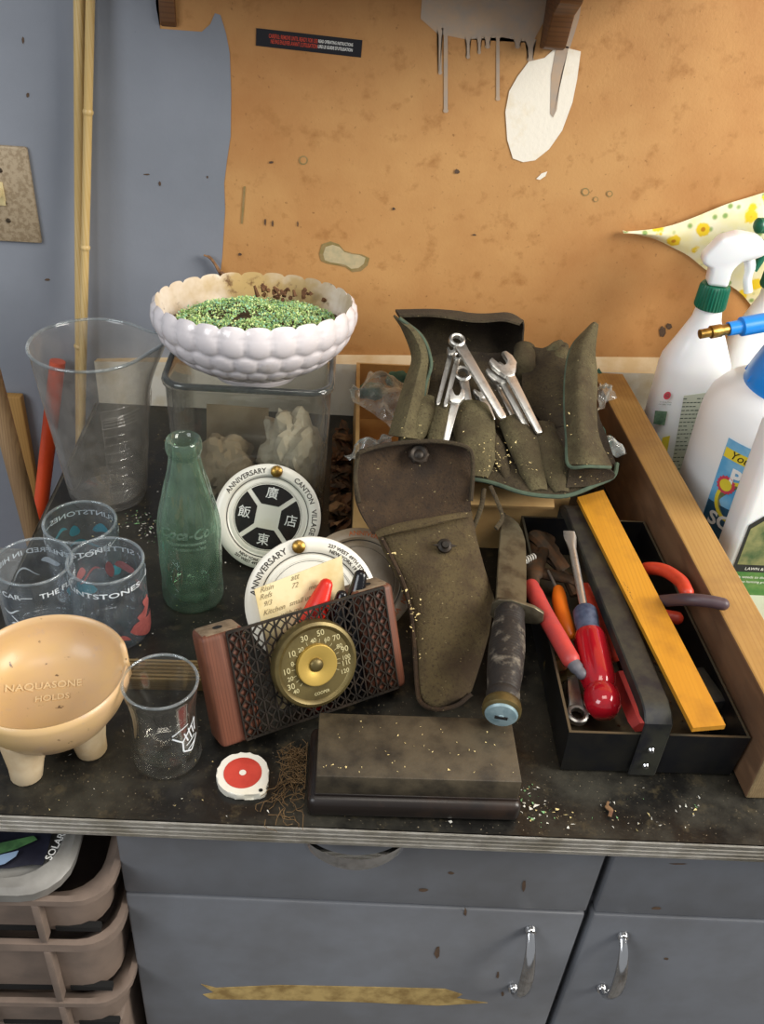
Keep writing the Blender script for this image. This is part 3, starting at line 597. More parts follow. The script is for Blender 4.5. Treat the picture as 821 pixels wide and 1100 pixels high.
bm = NB(); tube(bm, [Vector(((R1+spout(2*pi*k/96, 0, 0, bH))*cos(2*pi*k/96), (R1+spout(2*pi*k/96, 0, 0, bH))*sin(2*pi*k/96), bH-.0008+spz(2*pi*k/96, 0, 0, bH))) for k in range(97)], .0016, 8, caps=False); bk.part('rim', bm, 'rimglass', world=False, smooth=60)
bm = NB()
for z, a0, a1 in [(.028+.0105*k, d(-72), d(-50) if k % 2 else d(-38)) for k in range(11)]+[(.112+.004*k, d(-70), d(18)) for k in range(4)]:
    r_ = R0+.0016+(R1-R0)*z/bH; n = 12; P = [Vector((r_*cos(a0+(a1-a0)*k/n), r_*sin(a0+(a1-a0)*k/n), z)) for k in range(n+1)]; tube(bm, P, .0004, 5)
P = [Vector(((R0+.0016+(R1-R0)*z/bH)*cos(d(-72)), (R0+.0016+(R1-R0)*z/bH)*sin(d(-72)), z)) for z in (.02, .13)]; tube(bm, P, .0004, 5)
bk.part('graduations', bm, 'beaker', world=False, label='raised measuring lines')
# little flared glass
c = at(180, 811); sg = Thing('juice_glass', 'small clear waisted glass with white arrow print, empty, before the fluted strip', 'glass', (c.x, c.y, 0)); H = .085
bm = NB(); lathe(bm, [(0, .001), (.021, 0), (.0255, .001), (.0272, .005), (.0266, .014), (.0250, .03), (.0244, .045), (.0252, .06), (.0272, .075), (.0284, H-.002), (.0280, H), (.0268, H-.001), (.0256, .075), (.0236, .06), (.0226, .045), (.0230, .03), (.0242, .016), (.021, .010), (0, .009)], 56)
sg.part('body', bm, 'shot', world=False, smooth=60)
bm = NB(); tube(bm, [Vector((.0276*cos(2*pi*k/64), .0276*sin(2*pi*k/64), H-.0008)) for k in range(65)], .0011, 8, caps=False); sg.part('rim', bm, 'rimglass', world=False, smooth=60)
bm = NB(); rz = lambda z: interp([0, .014, .03, .045, .06, .075, .09], [.0270, .0268, .0252, .0247, .0254, .0274, .029], z)
def onsg(x, y, z, a0=d(-38), z0=.042):
    zz = z0+y; r = rz(zz)+.0003; return Vector((r*cos(a0+x/.025), r*sin(a0+x/.025), zz))
def stroke(P, w_):
    P = [Vector((p[0], p[1], 0)) for p in P]; out = []
    for a, b in zip(P, P[1:]):
        e = (b-a).normalized()*w_/2; nrm = Vector((-e.y, e.x, 0)); n = 4
        for k in range(n):
            u, v = a.lerp(b, k/n), a.lerp(b, (k+1)/n); bm.faces.new([bm.verts.new(onsg(*q)) for q in (u-nrm, v-nrm, v+nrm, u+nrm)])
for P, w_ in (([(-.012, .004), (-.004, -.004), (.010, .012)], .0014), ([(.010, .012), (.010, -.002)], .0014), ([(-.004, -.004), (-.004, -.014), (.003, -.018)], .0014), ([(-.012, .007), (-.006, .010), (.002, .012)], .0012), ([(-.002, .004), (.001, -.006)], .0012), ([(.002, .007), (.005, -.006)], .0012), ([(.006, .006), (.008, -.003)], .0012), ([(-.001, -.010), (.009, -.006)], .0012), ([(0, -.015), (.008, -.012)], .001), ([(.003, -.018), (.012, -.008)], .0014)): stroke(P, w_)
sg.part('print', bm, 'whiteprint2', world=False, smooth=0)
bm = NB()
for k in range(9):
    z = .008+.004*k; stroke([(-.041+.0004*(k % 3), z-.042), (-.0395, z-.040+.001*(k % 2))], .0007)
bm.free()
# bottle
c = at(208, 640); bt = Thing('glass_bottle', 'pale green contoured glass soda bottle, empty, standing beside the white discs', 'bottle', (c.x, c.y, 0)); bH = .178
zs_ = [0, .0015, .006, .014, .022, .032, .045, .058, .07, .08, .09, .10, .11, .12, .13, .14, .148, .155, .160, .163, .1645, .168, .174, .177, .178]
rs_ = [.0245, .0275, .0288, .0290, .0284, .0274, .0270, .0276, .0286, .0290, .0284, .0268, .0248, .0218, .0190, .0166, .0153, .0143, .0137, .0134, .0148, .0158, .0156, .0148, .0140]
def flute(a, i, r, z):
    b = 1 if .112 < z < .152 else 0; b = max(b, 1 if .026 < z < .068 else 0)
    e = min(1, abs(z-.112)/.02, abs(z-.152)/.02) if z > .09 else min(1, abs(z-.026)/.014, abs(z-.068)/.014); return b*e*.0018*abs(sin(5*a))
pz = [zs_[0]]; 
zz_ = [z for k in range(len(zs_)-1) for z in ([zs_[k]] if zs_[k+1]-zs_[k] < .008 else [zs_[k], (zs_[k]+zs_[k+1])/2])]+[bH]
pr = [(0, .004), (.018, .003)]+[(interp(zs_, rs_, z), z) for z in zz_]+[(.0105, bH-.0015), (.0100, .165), (.0108, .155), (.0128, .140), (.0180, .12), (.0230, .10), (.0254, .08), (.0245, .05), (.0250, .02), (.0220, .010), (0, .008)]
bm = NB(); lathe(bm, pr, 80, None, 0, flute); bt.part('body', bm, 'bottle', world=False, smooth=70)
bm = NB()
for s, sz, z0, sh in (('Coca-Cola', .0135, .094, .35), ('TRADE-MARK REGISTERED', .0028, .0845, 0), ('MIN. CONTENTS 6 FL. OZS.', .0026, .0785, 0)):
    text(bm, s, sz, lambda x, y, z, z0=z0: (lambda r, a: Vector((r*cos(a), r*sin(a), z0+y)))(interp(zs_, rs_, z0+y)+.0004+z, d(-82)+x/.0295), shear=sh, extrude=.0003, bold=.0002)
bt.part('embossing', bm, 'bottletext', world=False, label='raised script lettering')
# rectangular jar
jar = Thing('glass_jar', 'rectangular dusty glass jar with rounded corners carrying the white bowl', 'jar', (-.105, .435, 0)); jH = .172
JX0, JX1, JY0, JY1 = -.166, -.004, .362, .515
def rrect(ins, r, z, n=7):
    P = []
    for cx, cy, a in ((JX1-ins-r, JY0+ins+r, -90), (JX1-ins-r, JY1-ins-r, 0), (JX0+ins+r, JY1-ins-r, 90), (JX0+ins+r, JY0+ins+r, 180)):
        for k in range(n+1): q = d(a+90*k/n); P.append(Vector((cx+r*cos(q), cy+r*sin(q), z)))
    return P
bm = NB(); loft(bm, [rrect(.012, .02, .001), rrect(.008, .022, .0), rrect(.005, .022, .004)]+[rrect(.004-.004*k/8, .022, .01+(jH-.018)*k/8) for k in range(9)]+[rrect(-.0025, .024, jH-.006), rrect(-.003, .024, jH-.003), rrect(-.001, .024, jH), rrect(.003, .021, jH-.001), rrect(.005, .019, jH-.008), rrect(.008, .017, .016), rrect(.016, .014, .010)])
jar.part('body', bm, 'jar', smooth=60)
bm = NB(); P = rrect(.0005, .023, jH-.002); tube(bm, P+P[:1], .0034, 10, caps=False); jar.part('rim', bm, 'jarrim', smooth=60)
def crumple(name, label, cat, cx, cy, z0, sx, sy, sz, m, seed, rot=0):
    bm = NB(); bmesh.ops.create_icosphere(bm, subdivisions=4, radius=1)
    for v in bm.verts:
        q = v.co*1.4+Vector((seed, 0, 0)); f = .72+.5*abs(noise.noise(q))+.22*abs(noise.noise(q*2.7)); v.co = v.co*f
        v.co.z = max(v.co.z, -.72); v.co = Vector((v.co.x*sx, v.co.y*sy, (v.co.z+.72)*sz/1.5))
    bm.transform(T(cx, cy, z0) @ Matrix.Rotation(rot, 4, 'Z')); single(name, bm, m, label, cat, smooth=25)
crumple('crumpled_paper', 'crumpled off white paper inside the glass jar', 'paper', -.045, .435, .012, .036, .05, .085, 'tissue', 3)
crumple('crumpled_paper', 'tan folded paper scrap inside the glass jar, beside the off white one', 'paper', -.115, .42, .012, .036, .04, .06, 'brownpaper', 8)
bm = NB(); hexa(bm, [Vector(p) for p in ((-.145, .480, .0125), (-.075, .49, .0125), (-.075, .495, .075), (-.143, .485, .082))], [Vector(p) for p in ((-.145, .482, .0125), (-.075, .492, .0125), (-.075, .497, .075), (-.143, .487, .082))]); single('paper_packet', bm, 'brownpaper', 'flat brown paper packet upright at the back inside the glass jar', 'packet')
# bubble bowl
bc = Vector((-.083, .4385, jH-.0155)); BR = .1005; BH = .064
Mb = T(*bc) @ Matrix.Rotation(d(-7), 4, 'X') @ Matrix.Rotation(d(-1), 4, 'Y')
bw = Thing('bubble_bowl', 'white milk glass bowl with bubble pattern sitting on top of the glass jar', 'bowl', Mx=Mb)
NB_ = 26; ro = 4
bm = NB(); seg = NB_*8; nz = 60
def bprof(t): return .040+(BR-.040)*sin(t*pi/2)**.95, BH*(t**1.45)     # t 0 foot .. 1 rim
rows = []
for i in range(nz+1):
    t = i/nz; r, z = bprof(t); rw = t*ro; j = min(int(rw), ro-1); v_ = (rw-j)*2-1; row = []
    for k in range(seg):
        a = 2*pi*k/seg; u = (a/(2*pi)*NB_+.5*(j % 2)) % 1*2-1
        q = min(1, u*u*.92+v_*v_*.92); bump = sqrt(1-q)*.0030*(.45+.55*t)
        row.append(bm.verts.new(((r+bump)*cos(a), (r+bump)*sin(a), z-(bump*.35) if i < nz else z+.0042*sqrt(max(0, 1-u*u)))))
    rows.append(row)
for A, B in zip(rows, rows[1:]):
    for k in range(seg): bm.faces.new((A[k], A[(k+1) % seg], B[(k+1) % seg], B[k]))
inn = []
for i in range(nz//3+1):
    t = 1-i/(nz//3); r, z = bprof(max(t, .02)); row = []
    for k in range(seg):
        a = 2*pi*k/seg; u = (a/(2*pi)*NB_+.5*((ro-1) % 2)) % 1*2-1; sc_ = sqrt(max(0, 1-u*u)) if i < 2 else 0
        row.append(bm.verts.new(((r-.0035-.002*min(i, 1))*cos(a), (r-.0035-.002*min(i, 1))*sin(a), z+.0046+(.0036*sc_ if i == 0 else .0015*sc_)-.004*min(i, 1)+.0)))
    inn.append(row)
for A, B in zip([rows[-1]]+inn, inn):
    for k in range(seg): bm.faces.new((A[k], A[(k+1) % seg], B[(k+1) % seg], B[k])).material_index = 1 if A is not rows[-1] else 0
bm.faces.new(inn[-1]).material_index = 1; bm.faces.new(rows[0]); bw.part('body', bm, ['milk', 'milkin'], world=False, smooth=70)
bm = NB(); lathe(bm, [(.036, .004), (.043, -.004), (.041, -.008), (.038, -.008), (.034, -.002)], 48); bw.part('foot', bm, 'milk', world=False)
bm = NB(); lathe(bm, [(0, .052)]+[(r, .045+.007*(1-(r/.088)**2)) for r in (.02, .04, .06, .075)]+[(.0875, .044), (.080, .032), (0, .022)], 60, None, 0, None, lambda a, i, r, z: .006*noise.noise(Vector((r*cos(a)*40, r*sin(a)*40, 1)))+.002*noise.noise(Vector((r*cos(a)*160, r*sin(a)*160, 4))) if z > .040 else 0)
bm.transform(Mb); single('potting_soil', bm, 'earth', 'brown soil filling the white bubble bowl under the green moss', 'soil')
bm = NB(); rnd = random.Random(5)
for k in range(7500):
    r = .080*sqrt(rnd.random()); a = rnd.uniform(0, 2*pi); x, y = r*cos(a)+.002, r*sin(a)*.95-.004
    if noise.noise(Vector((x*22, y*22, 3))) < -.45: continue
    mz = .051+.015*max(0, 1-(r/.075)**2)*(.7+noise.noise(Vector((x*26, y*26, 7))))+rnd.uniform(-.002, .002); s = rnd.uniform(.0008, .0019)
    f0 = len(bm.faces); A = [Vector((rnd.gauss(0, 1), rnd.gauss(0, 1), rnd.gauss(0, 1))).normalized()*s for _ in range(4)]; vs = [bm.verts.new(Vector((x, y, mz))+q) for q in A]
    mi = rnd.choices((0, 1, 2), (5, 3, 2))[0]
    for tri in ((0, 1, 2), (0, 1, 3), (0, 2, 3), (1, 2, 3)): bm.faces.new([vs[q] for q in tri]).material_index = mi
bm.transform(Mb); single('green_moss', bm, ['moss', 'moss2', 'moss3'], 'bright green dried moss heaped in the white bubble bowl', 'moss', kind='stuff', smooth=0)
bm = NB()
for k in range(24):
    q = Vector((rnd.gauss(.024, .018), .060+rnd.gauss(0, .005), .058+rnd.uniform(-.004, .006))); tube(bm, [q, q+Vector((rnd.gauss(0, .003), rnd.gauss(0, .003), rnd.gauss(.001, .003)))], [.0026, .0014], 5)
bm.transform(Mb); single('dried_flower_scraps', bm, 'leaf', 'dark brown dried scraps at the back of the moss in the white bowl', 'dried scraps', kind='stuff', smooth=0)
# ================================================================ SOUVENIR DISCS
def sdisc(center, R, lean, yaw, roll, label, face, name='souvenir_disc'):
    n = Vector((sin(yaw)*cos(lean), -cos(yaw)*cos(lean), sin(lean))); up = Vector((-sin(yaw)*sin(lean)*-1*-1, cos(yaw)*sin(lean), cos(lean)))
    x = up.cross(n).normalized()*1; y = n.cross(x); xr = x*cos(roll)+y*sin(roll); yr = -x*sin(roll)+y*cos(roll)
    Md = frame(center, xr, yr); t = Thing(name, label, 'disc', Mx=Md, group='white souvenir discs'); k = R/.053
    bm = NB(); lathe(bm, [(0, -.004), (.036*k, -.004), (.050*k, -.0035), (.053*k, -.001), (.0528*k, .0012), (.0505*k, .0030), (.046*k, .0040), (.0425*k, .0036), (.0400*k, .0012), (.0385*k, .0004), (.0365*k, .0010), (.0350*k, .0010), (.0345*k, .0005), (0, .0005)], 72)
    t.part('body', bm, 'discbrown' if face == 'brown' else 'discw', world=False, smooth=35)
    bm = NB(); lathe(bm, [(.0398*k, .0016), (.0402*k, .0019), (.0406*k, .0024)], 72); lathe(bm, [(.0335*k, .0009), (.0338*k, .0009)], 72); t.part('groove_shade_ring', bm, 'print', world=False, smooth=0)  # dark ring paints in the shading of the groove
    bm = NB(); lathe(bm, [(0, .0052), (.003, .0050), (.0056, .0032), (.0062, 0), (.0062, -.001)], 24, T(0, .0462*k, .0032)); t.part('stud', bm, 'brass', world=False, label='brass domed stud')
    if face == 'black':
        bm = NB(); wd = .0026*k; ri, ra = .0125*k, .0325*k
        for q in range(4):
            a = d(90*q); ca, sa_ = cos(a), sin(a); half = d(41); P = []
            for j in range(13): b = a-half+2*half*j/12; P.append((ra*cos(b), ra*sin(b)))
            for sg_ in (1, -1): b = a+sg_*d(36); P.append((.0150*k*cos(b), .0150*k*sin(b)))
            bm.faces.new([bm.verts.new((px, py, .0009)) for px, py in P])
        t.part('black_panel', bm, 'discb', world=False, smooth=0, label='four black panels around a white middle')
        bm = NB()
        for ch, x0, y0 in (('\u5ee3', 0, .0235), ('\u6771', 0, -.0235), ('\u98ef', -.0235, 0), ('\u5e97', .0235, 0)): text(bm, ch, .0125*k, lambda a, b, z, x0=x0, y0=y0: Vector((x0*k+a, y0*k+b, .0013+z)), bold=.0001)
        t.part('characters', bm, 'white_print', world=False, smooth=0)
    bm = NB()
    for s, sz, RR, a0, fl in (('ANNIVERSARY', .0070, .0463, 131, False), ('237 WEST 49TH STREET', .0040, .0480, 36, False), ('NEW YORK 19 N.Y.', .0040, .0440, 36, False), ('CANTON   VILLAGE', .0070, .0463, -95, True)) if face == 'plain' else (('ANNIVERSARY', .0070, .0463, 131, False), ('CANTON   VILLAGE', .0070, .0463, 27, False), ('237 WEST 49TH STREET', .0040, .0478, -95, True), ('NEW YORK 19 N.Y.', .0040, .0440, -95, True)):
        ring_text(bm, s, sz*k, RR*k, d(a0), .0046, flip=fl, bold=.0001)
    for v in bm.verts:
        r = sqrt(v.co.x**2+v.co.y**2)/k; v.co.z = interp([.040, .0425, .046, .0505, .053], [.0012, .0036, .0040, .0030, .0010], r)+.0004
    t.part('lettering', bm, 'orange_print' if face == 'brown' else 'print', world=False, smooth=0); return t
sdisc(Vector((-.0625, .329, .0455)), .0535, d(32), d(0), d(-9), 'white souvenir disc with four black panels of white characters, leaning against the glass jar', 'black')
sdisc(Vector((-.013, .196, .0515)), .0590, d(32), d(2), d(14), 'white souvenir disc mostly hidden behind the old handwritten note and metal grille', 'plain')
sdisc(Vector((.030, .250, .0335)), .0530, d(56), d(0), d(-55), 'brown souvenir disc behind the other two, beside the canvas holster', 'brown')
# ================================================================ DESK THERMOMETER HOLDER
yaw, ln = .468, .448
u = Vector((cos(yaw), sin(yaw), 0)); nn = Vector((-sin(yaw), cos(yaw), 0)); vv = Vector((0, 0, cos(ln)))+nn*sin(ln)
Mf = frame(Vector((-.076, .059, .0142)), u, vv); FW, FH = .168, .0945
th = Thing('thermometer_stand', 'letter holder of two wooden blocks and an iron grille with round brass thermometer dial', 'thermometer', Mx=Mf)
for x0, x1 in ((0, .036), (FW-.036, FW)):
    bm = NB(); vs = box(bm, x0, x1, 0, FH, -.032, -.0005, .005, seg=3)
    for f in bm.faces:
        if f.calc_center_median().y > FH-.0005: f.material_index = 1
    b = th.part('wooden_block', bm, ['block', 'endgrain'], world=False)
    bm = NB(); lathe(bm, [(0, 0), (.004, 0)], 20, T((x0+x1)/2, FH+.0003, -.015) @ Matrix.Rotation(d(-90), 4, 'X')); th.part('hole', bm, 'dark', b, world=False, smooth=0, label='dark drilled hole')  # flat dark disc painted in for the shade of a hole
def bar(bm, x0, y0, x1, y1, w_, z0=.0003, z1=.0022):
    e = Vector((x1-x0, y1-y0, 0)).normalized()*w_/2; n_ = Vector((-e.y, e.x, 0)); a, b = Vector((x0, y0, 0)), Vector((x1, y1, 0))
    prism(bm, [(q.x, q.y) for q in (a-n_, b-n_, b+n_, a+n_)], z0, z1)
bm = NB(); gx0, gx1, gy0, gy1 = .020, FW-.010, .003, FH-.001; nx, ny = 14, 8; cw, chh = (gx1-gx0)/nx, (gy1-gy0)/ny
for i in range(nx+1): bar(bm, gx0+cw*i, gy0, gx0+cw*i, gy1, .0011 if i % 2 else .0013)
for j in (0, ny): bar(bm, gx0, gy0+chh*j, gx1, gy0+chh*j, .0022)
for i in range(nx):
    for j in range(ny):
        x, y = gx0+cw*(i+.5), gy0+chh*(j+.5); w_, h_ = cw*.5, chh*.5
        for (ax, ay), (bx, by) in (((-1, -.0), (0, 1)), ((0, 1), (1, 0)), ((1, 0), (0, -1)), ((0, -1), (-1, 0))): bar(bm, x+ax*w_*.78, y+ay*h_*.78, x+bx*w_*.78, y+by*h_*.78, .00115)
        for ax, ay in ((-1, 0), (1, 0), (0, 1), (0, -1)): bar(bm, x+ax*w_*.74, y+ay*h_*.74, x+ax*w_, y+ay*h_, .0011)
th.part('grille', bm, 'grille', world=False, smooth=0)
bm = NB(); box(bm, .030, FW-.03, .001, .004, -.032, 0); th.part('floor_bar', bm, 'grille', world=False)
dc = onplane(340, 714, Mf @ T(0, 0, .012)); dc = Vector((dc.x, dc.y, 0)); RD = .0362
bm = NB(); lathe(bm, [(0, .0022), (RD-.001, .0022), (RD, .004), (RD, .0105), (RD-.001, .0125), (RD-.0035, .0135), (RD-.0055, .0125), (RD-.0065, .0115), (0, .0115)], 72, T(dc.x, dc.y, 0)); dial = th.part('dial', bm, 'brassdull', world=False, label='round brass thermometer dial')
bm = NB(); lathe(bm, [(.0174, .0114), (.0170, .0148), (.0160, .0150), (.0070, .0120), (.0048, .0119)], 56, T(dc.x, dc.y, 0)); th.part('dish', bm, 'brassbright', dial, world=False, label='shiny dished brass centre', smooth=60)
bm = NB(); lathe(bm, [(.0060, .0116), (.0056, .0134), (.0042, .0148), (0, .0153)], 32, T(dc.x, dc.y, 0)); th.part('hub', bm, 'brassdull', dial, world=False, smooth=60)
bm = NB(); Mn = Mf @ T(0, 0, .0122)
for s, X, Y, sz in (('40', 240, 665, 1), ('30', 190, 640, 1.3), ('20', 195, 570, 1), ('10', 165, 515, 1.3), ('0', 210, 455, 1.05), ('10', 205, 380, 1.3), ('20', 275, 345, 1), ('30', 300, 260, 1.3), ('40', 370, 275, 1), ('50', 425, 215, 1.3), ('60', 475, 265, 1), ('70', 550, 245, 1.3), ('80', 570, 315, 1), ('90', 625, 330, 1.3), ('100', 622, 400, 1), ('110', 645, 440, 1.2), ('120', 625, 510, 1)):
    q = onplane(285+X/7.14, 650+Y/7.14, Mn); r_ = Vector((q.x-dc.x, q.y-dc.y)); r_ = r_*min(1, (RD-.0095)/r_.length); q = Vector((dc.x+r_.x, dc.y+r_.y)); ro_ = d(2)
    text(bm, s, .0052*sz, lambda a, b, z, q=q: Vector((q.x+a*cos(ro_)-b*sin(ro_), q.y+a*sin(ro_)+b*cos(ro_), .0119)), bold=.00008)
    r_.normalize(); e = dc.xy+r_*.0182, dc.xy+r_*.0212; bar(bm, e[0].x, e[0].y, e[1].x, e[1].y, .0004, .0116, .0119)
text(bm, 'COOPER', .0034, lambda a, b, z: Vector((dc.x+.001+a, dc.y-.0245+b, .0119)), bold=.00005)
th.part('numerals', bm, 'numeral', dial, world=False, smooth=0)
# things in the holder
def inholder(px, py, z): 
    q = onplane(px, py, Mf @ T(0, 0, z)); return q
nt = Thing('paper_note', 'old yellowed handwritten note standing in the holder before a white disc', 'note', Mx=Mf @ T(0, 0, -.021))
Mq = Mf @ T(0, 0, -.021); iv = nt.M
P = [onplane(x, y, Mq) for x, y in ((273, 633), (367, 597), (371, 640), (371, 680), (277, 730))]
P[3].y = P[4].y = .008; P[3].x = P[2].x-.001; P[4].x = P[0].x+.003
bm = NB(); prism(bm, [(p.x, p.y) for p in reversed(P)], 0, .0005); nt.part('sheet', bm, 'paper', world=False, smooth=0)
bm = NB()
for s, X, Y, sz in (('Risin', 286, 632, .0062), ('att', 316, 620, .0068), ('Refs', 285, 640, .0062), ('72', 316, 629, .0062), ('9/3', 287, 648, .0058), ('meet out', 343, 628, .0056), ('Kitchen', 294, 655, .0062), ('small up', 322, 645, .0060), ('with me', 312, 657, .0056)):
    q = onplane(X, Y, Mq); text(bm, s, sz, lambda a, b, z, q=q: Vector((q.x+a*cos(.0)-b*sin(.0), q.y+b*cos(.0)+.05*a, .0008)), shear=.4)
nt.part('handwriting', bm, 'pencil', world=False, smooth=0)
def grip(pts, r, m, label, name, cat, zz):
    P = [Mf @ (lambda q: Vector((q.x, q.y, zz)))(onplane(x, y, Mf @ T(0, 0, zz))) for x, y in pts]; foot = Mf.inverted() @ P[-1]
    if foot.y > .012: P.append(Mf @ Vector((foot.x-.003, .010, zz)))
    bm = NB(); C = crom(P, 5); n = len(C); tube(bm, C, [r*(.62+.38*min(1, k/5)) for k in range(n)], 14, flat=.75, rounded=True); return single(name, bm, m, label, cat, 'plastic pegs in the thermometer stand')
grip([(350, 629), (341, 652), (330, 682)], .0098, 'red', 'bright red plastic peg sticking out of the grille holder', 'plastic_peg', 'peg', -.0105)
grip([(387, 619), (380, 655), (376, 690)], .0092, 'blackplastic', 'glossy black plastic peg, taller of the two beside the red one in the grille holder', 'plastic_peg', 'peg', -.0115)
grip([(367, 640), (362, 665), (358, 690)], .0080, 'blackplastic', 'glossy black plastic peg, shorter of the two beside the red one in the grille holder', 'plastic_peg', 'peg', -.0105)
# ================================================================ OCHRE FOOTED BOWL
c = at(48, 718, .085); fb = Thing('footed_bowl', 'ochre glazed pottery bowl on three stub legs with lettering inside', 'bowl', (c.x, c.y, 0)); Rb = .0600
na = d(18)
def notch(a, i, r, z):
    da = (a-na+pi) % (2*pi)-pi; return -.013*min(1, (z-.066)/.012)*math.exp(-(da/.15)**4) if z > .066 else 0
bm = NB(); lathe(bm, [(0, .026), (.018, .027), (.034, .032), (.047, .043), (.0555, .057), (.0600, .068), (.0612, .074), (.0616, .080), (.0612, .0835), (.0590, .0853), (.0568, .0838), (.0560, .080), (.0550, .074), (.0535, .069), (.0470, .058), (.036, .0515), (.02, .0485), (0, .0475)], 180, None, 0, None, notch)
g = G('ochre_glaze'); cc = g.mix(g.mask(g.noise(9, 5, .6), .38, .66), lin('#cfae76'), lin('#c0a083')); cc = g.mix(g.mask(g.noise(26, 5, .65), .6, .74), cc, lin('#b09a90')); cc = g.mix(g.mask(g.noise(120, 3, .6), .66, .72), cc, lin('#5f452c')); g.bsdf(cc, .38, Coat_Weight=.08); M['ochre'] = g.m
M['ochreleg'] = simple('ochre_leg_glaze', '#dcc7a4', .4, col2='#cdb28a', scale=40)
M['ochretext'] = simple('ochre_relief', '#dec396', .4)
fb.part('body', bm, 'ochre', world=False, smooth=60)
for lg in ((29, 833), (99, 806), None):
    q = at(lg[0], lg[1])-Vector((c.x, c.y, 0)) if lg else Vector((-.018, .040, 0)); q.z = 0
    bm = NB(); tp_ = q*.86+Vector((0, 0, .044)); tube(bm, [q, q+Vector((0, 0, .0015)), q.lerp(tp_, .3), q.lerp(tp_, .7), tp_], [.0105, .012, .0132, .0165, .019], 20); fb.part('leg', bm, 'ochreleg', world=False, smooth=60)
bm = NB(); inz = lambda r: interp([0, .02, .036, .047, .0535, .056], [.0475, .0485, .0515, .058, .069, .08], r)
for s, X, Y, sz in (('NAQUASONE', 48, 736, .0092), ('HOLDS', 56, 748, .0080)):
    q = at(X, Y, .05)-Vector((c.x, c.y, 0)); an = d(12)
    def fn(a, b, z):
        x, y = q.x+a*cos(an)-b*sin(an), q.y+a*sin(an)+b*cos(an)-a*a*3; return Vector((x, y, inz(sqrt(x*x+y*y))+.0004+z))
    text(bm, s, sz, fn, extrude=.0005, bold=.0001)
fb.part('relief_lettering', bm, 'ochretext', world=False)
# ================================================================ SMALL THINGS IN FRONT
bm = NB(); a, b = at(134, 716, .012), at(226, 716, .012); y0 = at(180, 742, .0).y; y1 = at(180, 708, .012).y; n = 6; P = [(y0, .0005), (y0, .010)]
for k in range(n):
    s = (y1-y0)/n; P += [(y0+s*k+s*.12, .0125), (y0+s*k+s*.62, .0125), (y0+s*k+s*.72, .0098), (y0+s*k+s*.98, .0098)]
P += [(y1, .010), (y1, .0005)]
loft(bm, [[Vector((x, y+.012*(x-a.x), z)) for y, z in P] for x in (a.x, a.x+(b.x-a.x)*.33, a.x+(b.x-a.x)*.66, b.x)]); single('fluted_strip', bm, 'flute', 'short ridged wooden strip lying behind the small clear glass', 'wood strip', smooth=0)
q = at(261, 836); tg = Thing('tape_measure', 'small white round pocket tape measure with red disc, lying flat on the worktop', 'tape measure', (q.x, q.y, 0)); R = .0205
P = [(R*cos(d(a)), R*sin(d(a))) for a in range(-20, 290, 10)]+[(R*1.03*cos(d(-62)), R*1.03*sin(d(-62))), (R*1.22*cos(d(-52)), R*1.22*sin(d(-52))), (R*1.26*cos(d(-44)), R*1.26*sin(d(-44))), (R*1.22*cos(d(-37)), R*1.22*sin(d(-37)))]
bm = NB(); prism(bm, P, 0, .0065, None, 0, .0012); tg.part('case', bm, 'discw', world=False)
bm = NB(); disc(bm, .0148, .0068, 40); disc(bm, .0148, .0064, 40); tg.part('red_disc', bm, 'redtag', world=False, smooth=0, label='red disc')
bm = NB(); disc(bm, .0027, .0070, 20); tg.part('centre_dot', bm, 'discw', world=False, smooth=0, label='white centre dot')
bm = NB(); disc(bm, .0016, .0069, 16, c=(R*1.08*cos(d(-46)), R*1.08*sin(d(-46)))); tg.part('eyelet', bm, 'dark', world=False, smooth=0, label='dark hole')
# whetstone in its case
wb = Thing('whetstone_case', 'dark oblong wooden whetstone case with flat brown lid, at the front edge', 'whetstone case', (.075, .045, 0))
bm = NB(); box(bm, -.0075, .1555, .0095, .083, 0, .020, .006, seg=4); wb.part('base', bm, 'ebony')
bm = NB(); box(bm, -.0015, .1520, .0155, .077, .0203, .0420, .0012); wb.part('lid', bm, ['stone'])
bm = NB(); rnd = random.Random(31)
for k in range(46):
    q = Vector((rnd.uniform(.004, .147), rnd.uniform(.019, .073), .0422)); s_ = rnd.uniform(.0003, .0008); vs = [bm.verts.new(q+Vector((rnd.gauss(0, s_), rnd.gauss(0, s_), rnd.uniform(0, s_)))) for _ in range(4)]
    for tri in ((0, 1, 2), (0, 1, 3), (0, 2, 3), (1, 2, 3)): bm.faces.new([vs[i] for i in tri])
wb.part('wood_chips', bm, 'glint', smooth=0, kind='stuff', label='pale specks on the lid')
bm = NB(); box(bm, -.0022, .1527, .0148, .0777, .0200, .0225, .0008); wb.part('lip', bm, 'ebony')
# root fibres
tg_c = at(261, 836)
bm = NB(); rnd = random.Random(8); c0 = at(316, 815)
for k in range(300):
    x, y = rnd.gauss(0, .013), rnd.gauss(0, .024); p = c0+Vector((x*.8+y*.12, y, rnd.uniform(.0008, .008))); 
    if p.x > -.012: p.x = -.012-rnd.random()*.012
    if p.x < -.043: p.x = -.043+rnd.random()*.01
    P = [p]; a = rnd.uniform(0, 6.3)
    for j in range(rnd.randint(3, 6)):
        a += rnd.gauss(0, .8); nx_ = P[-1]+Vector((cos(a)*.0045, sin(a)*.0045, rnd.gauss(0, .0015))); nx_.z = max(.0006, min(.011, nx_.z)); nx_.x = min(-.0098, max(-.046, nx_.x)); P.append(nx_)
    if all((q-tg_c).length > .028 for q in P) and all((Mf.inverted() @ q).z > .004 for q in P): tube(bm, P, .00028, 4)
single('dried_root_fibres', bm, 'root', 'tangle of thin brown root fibres between the thermometer stand and whetstone case', 'root fibres', kind='stuff', smooth=0)
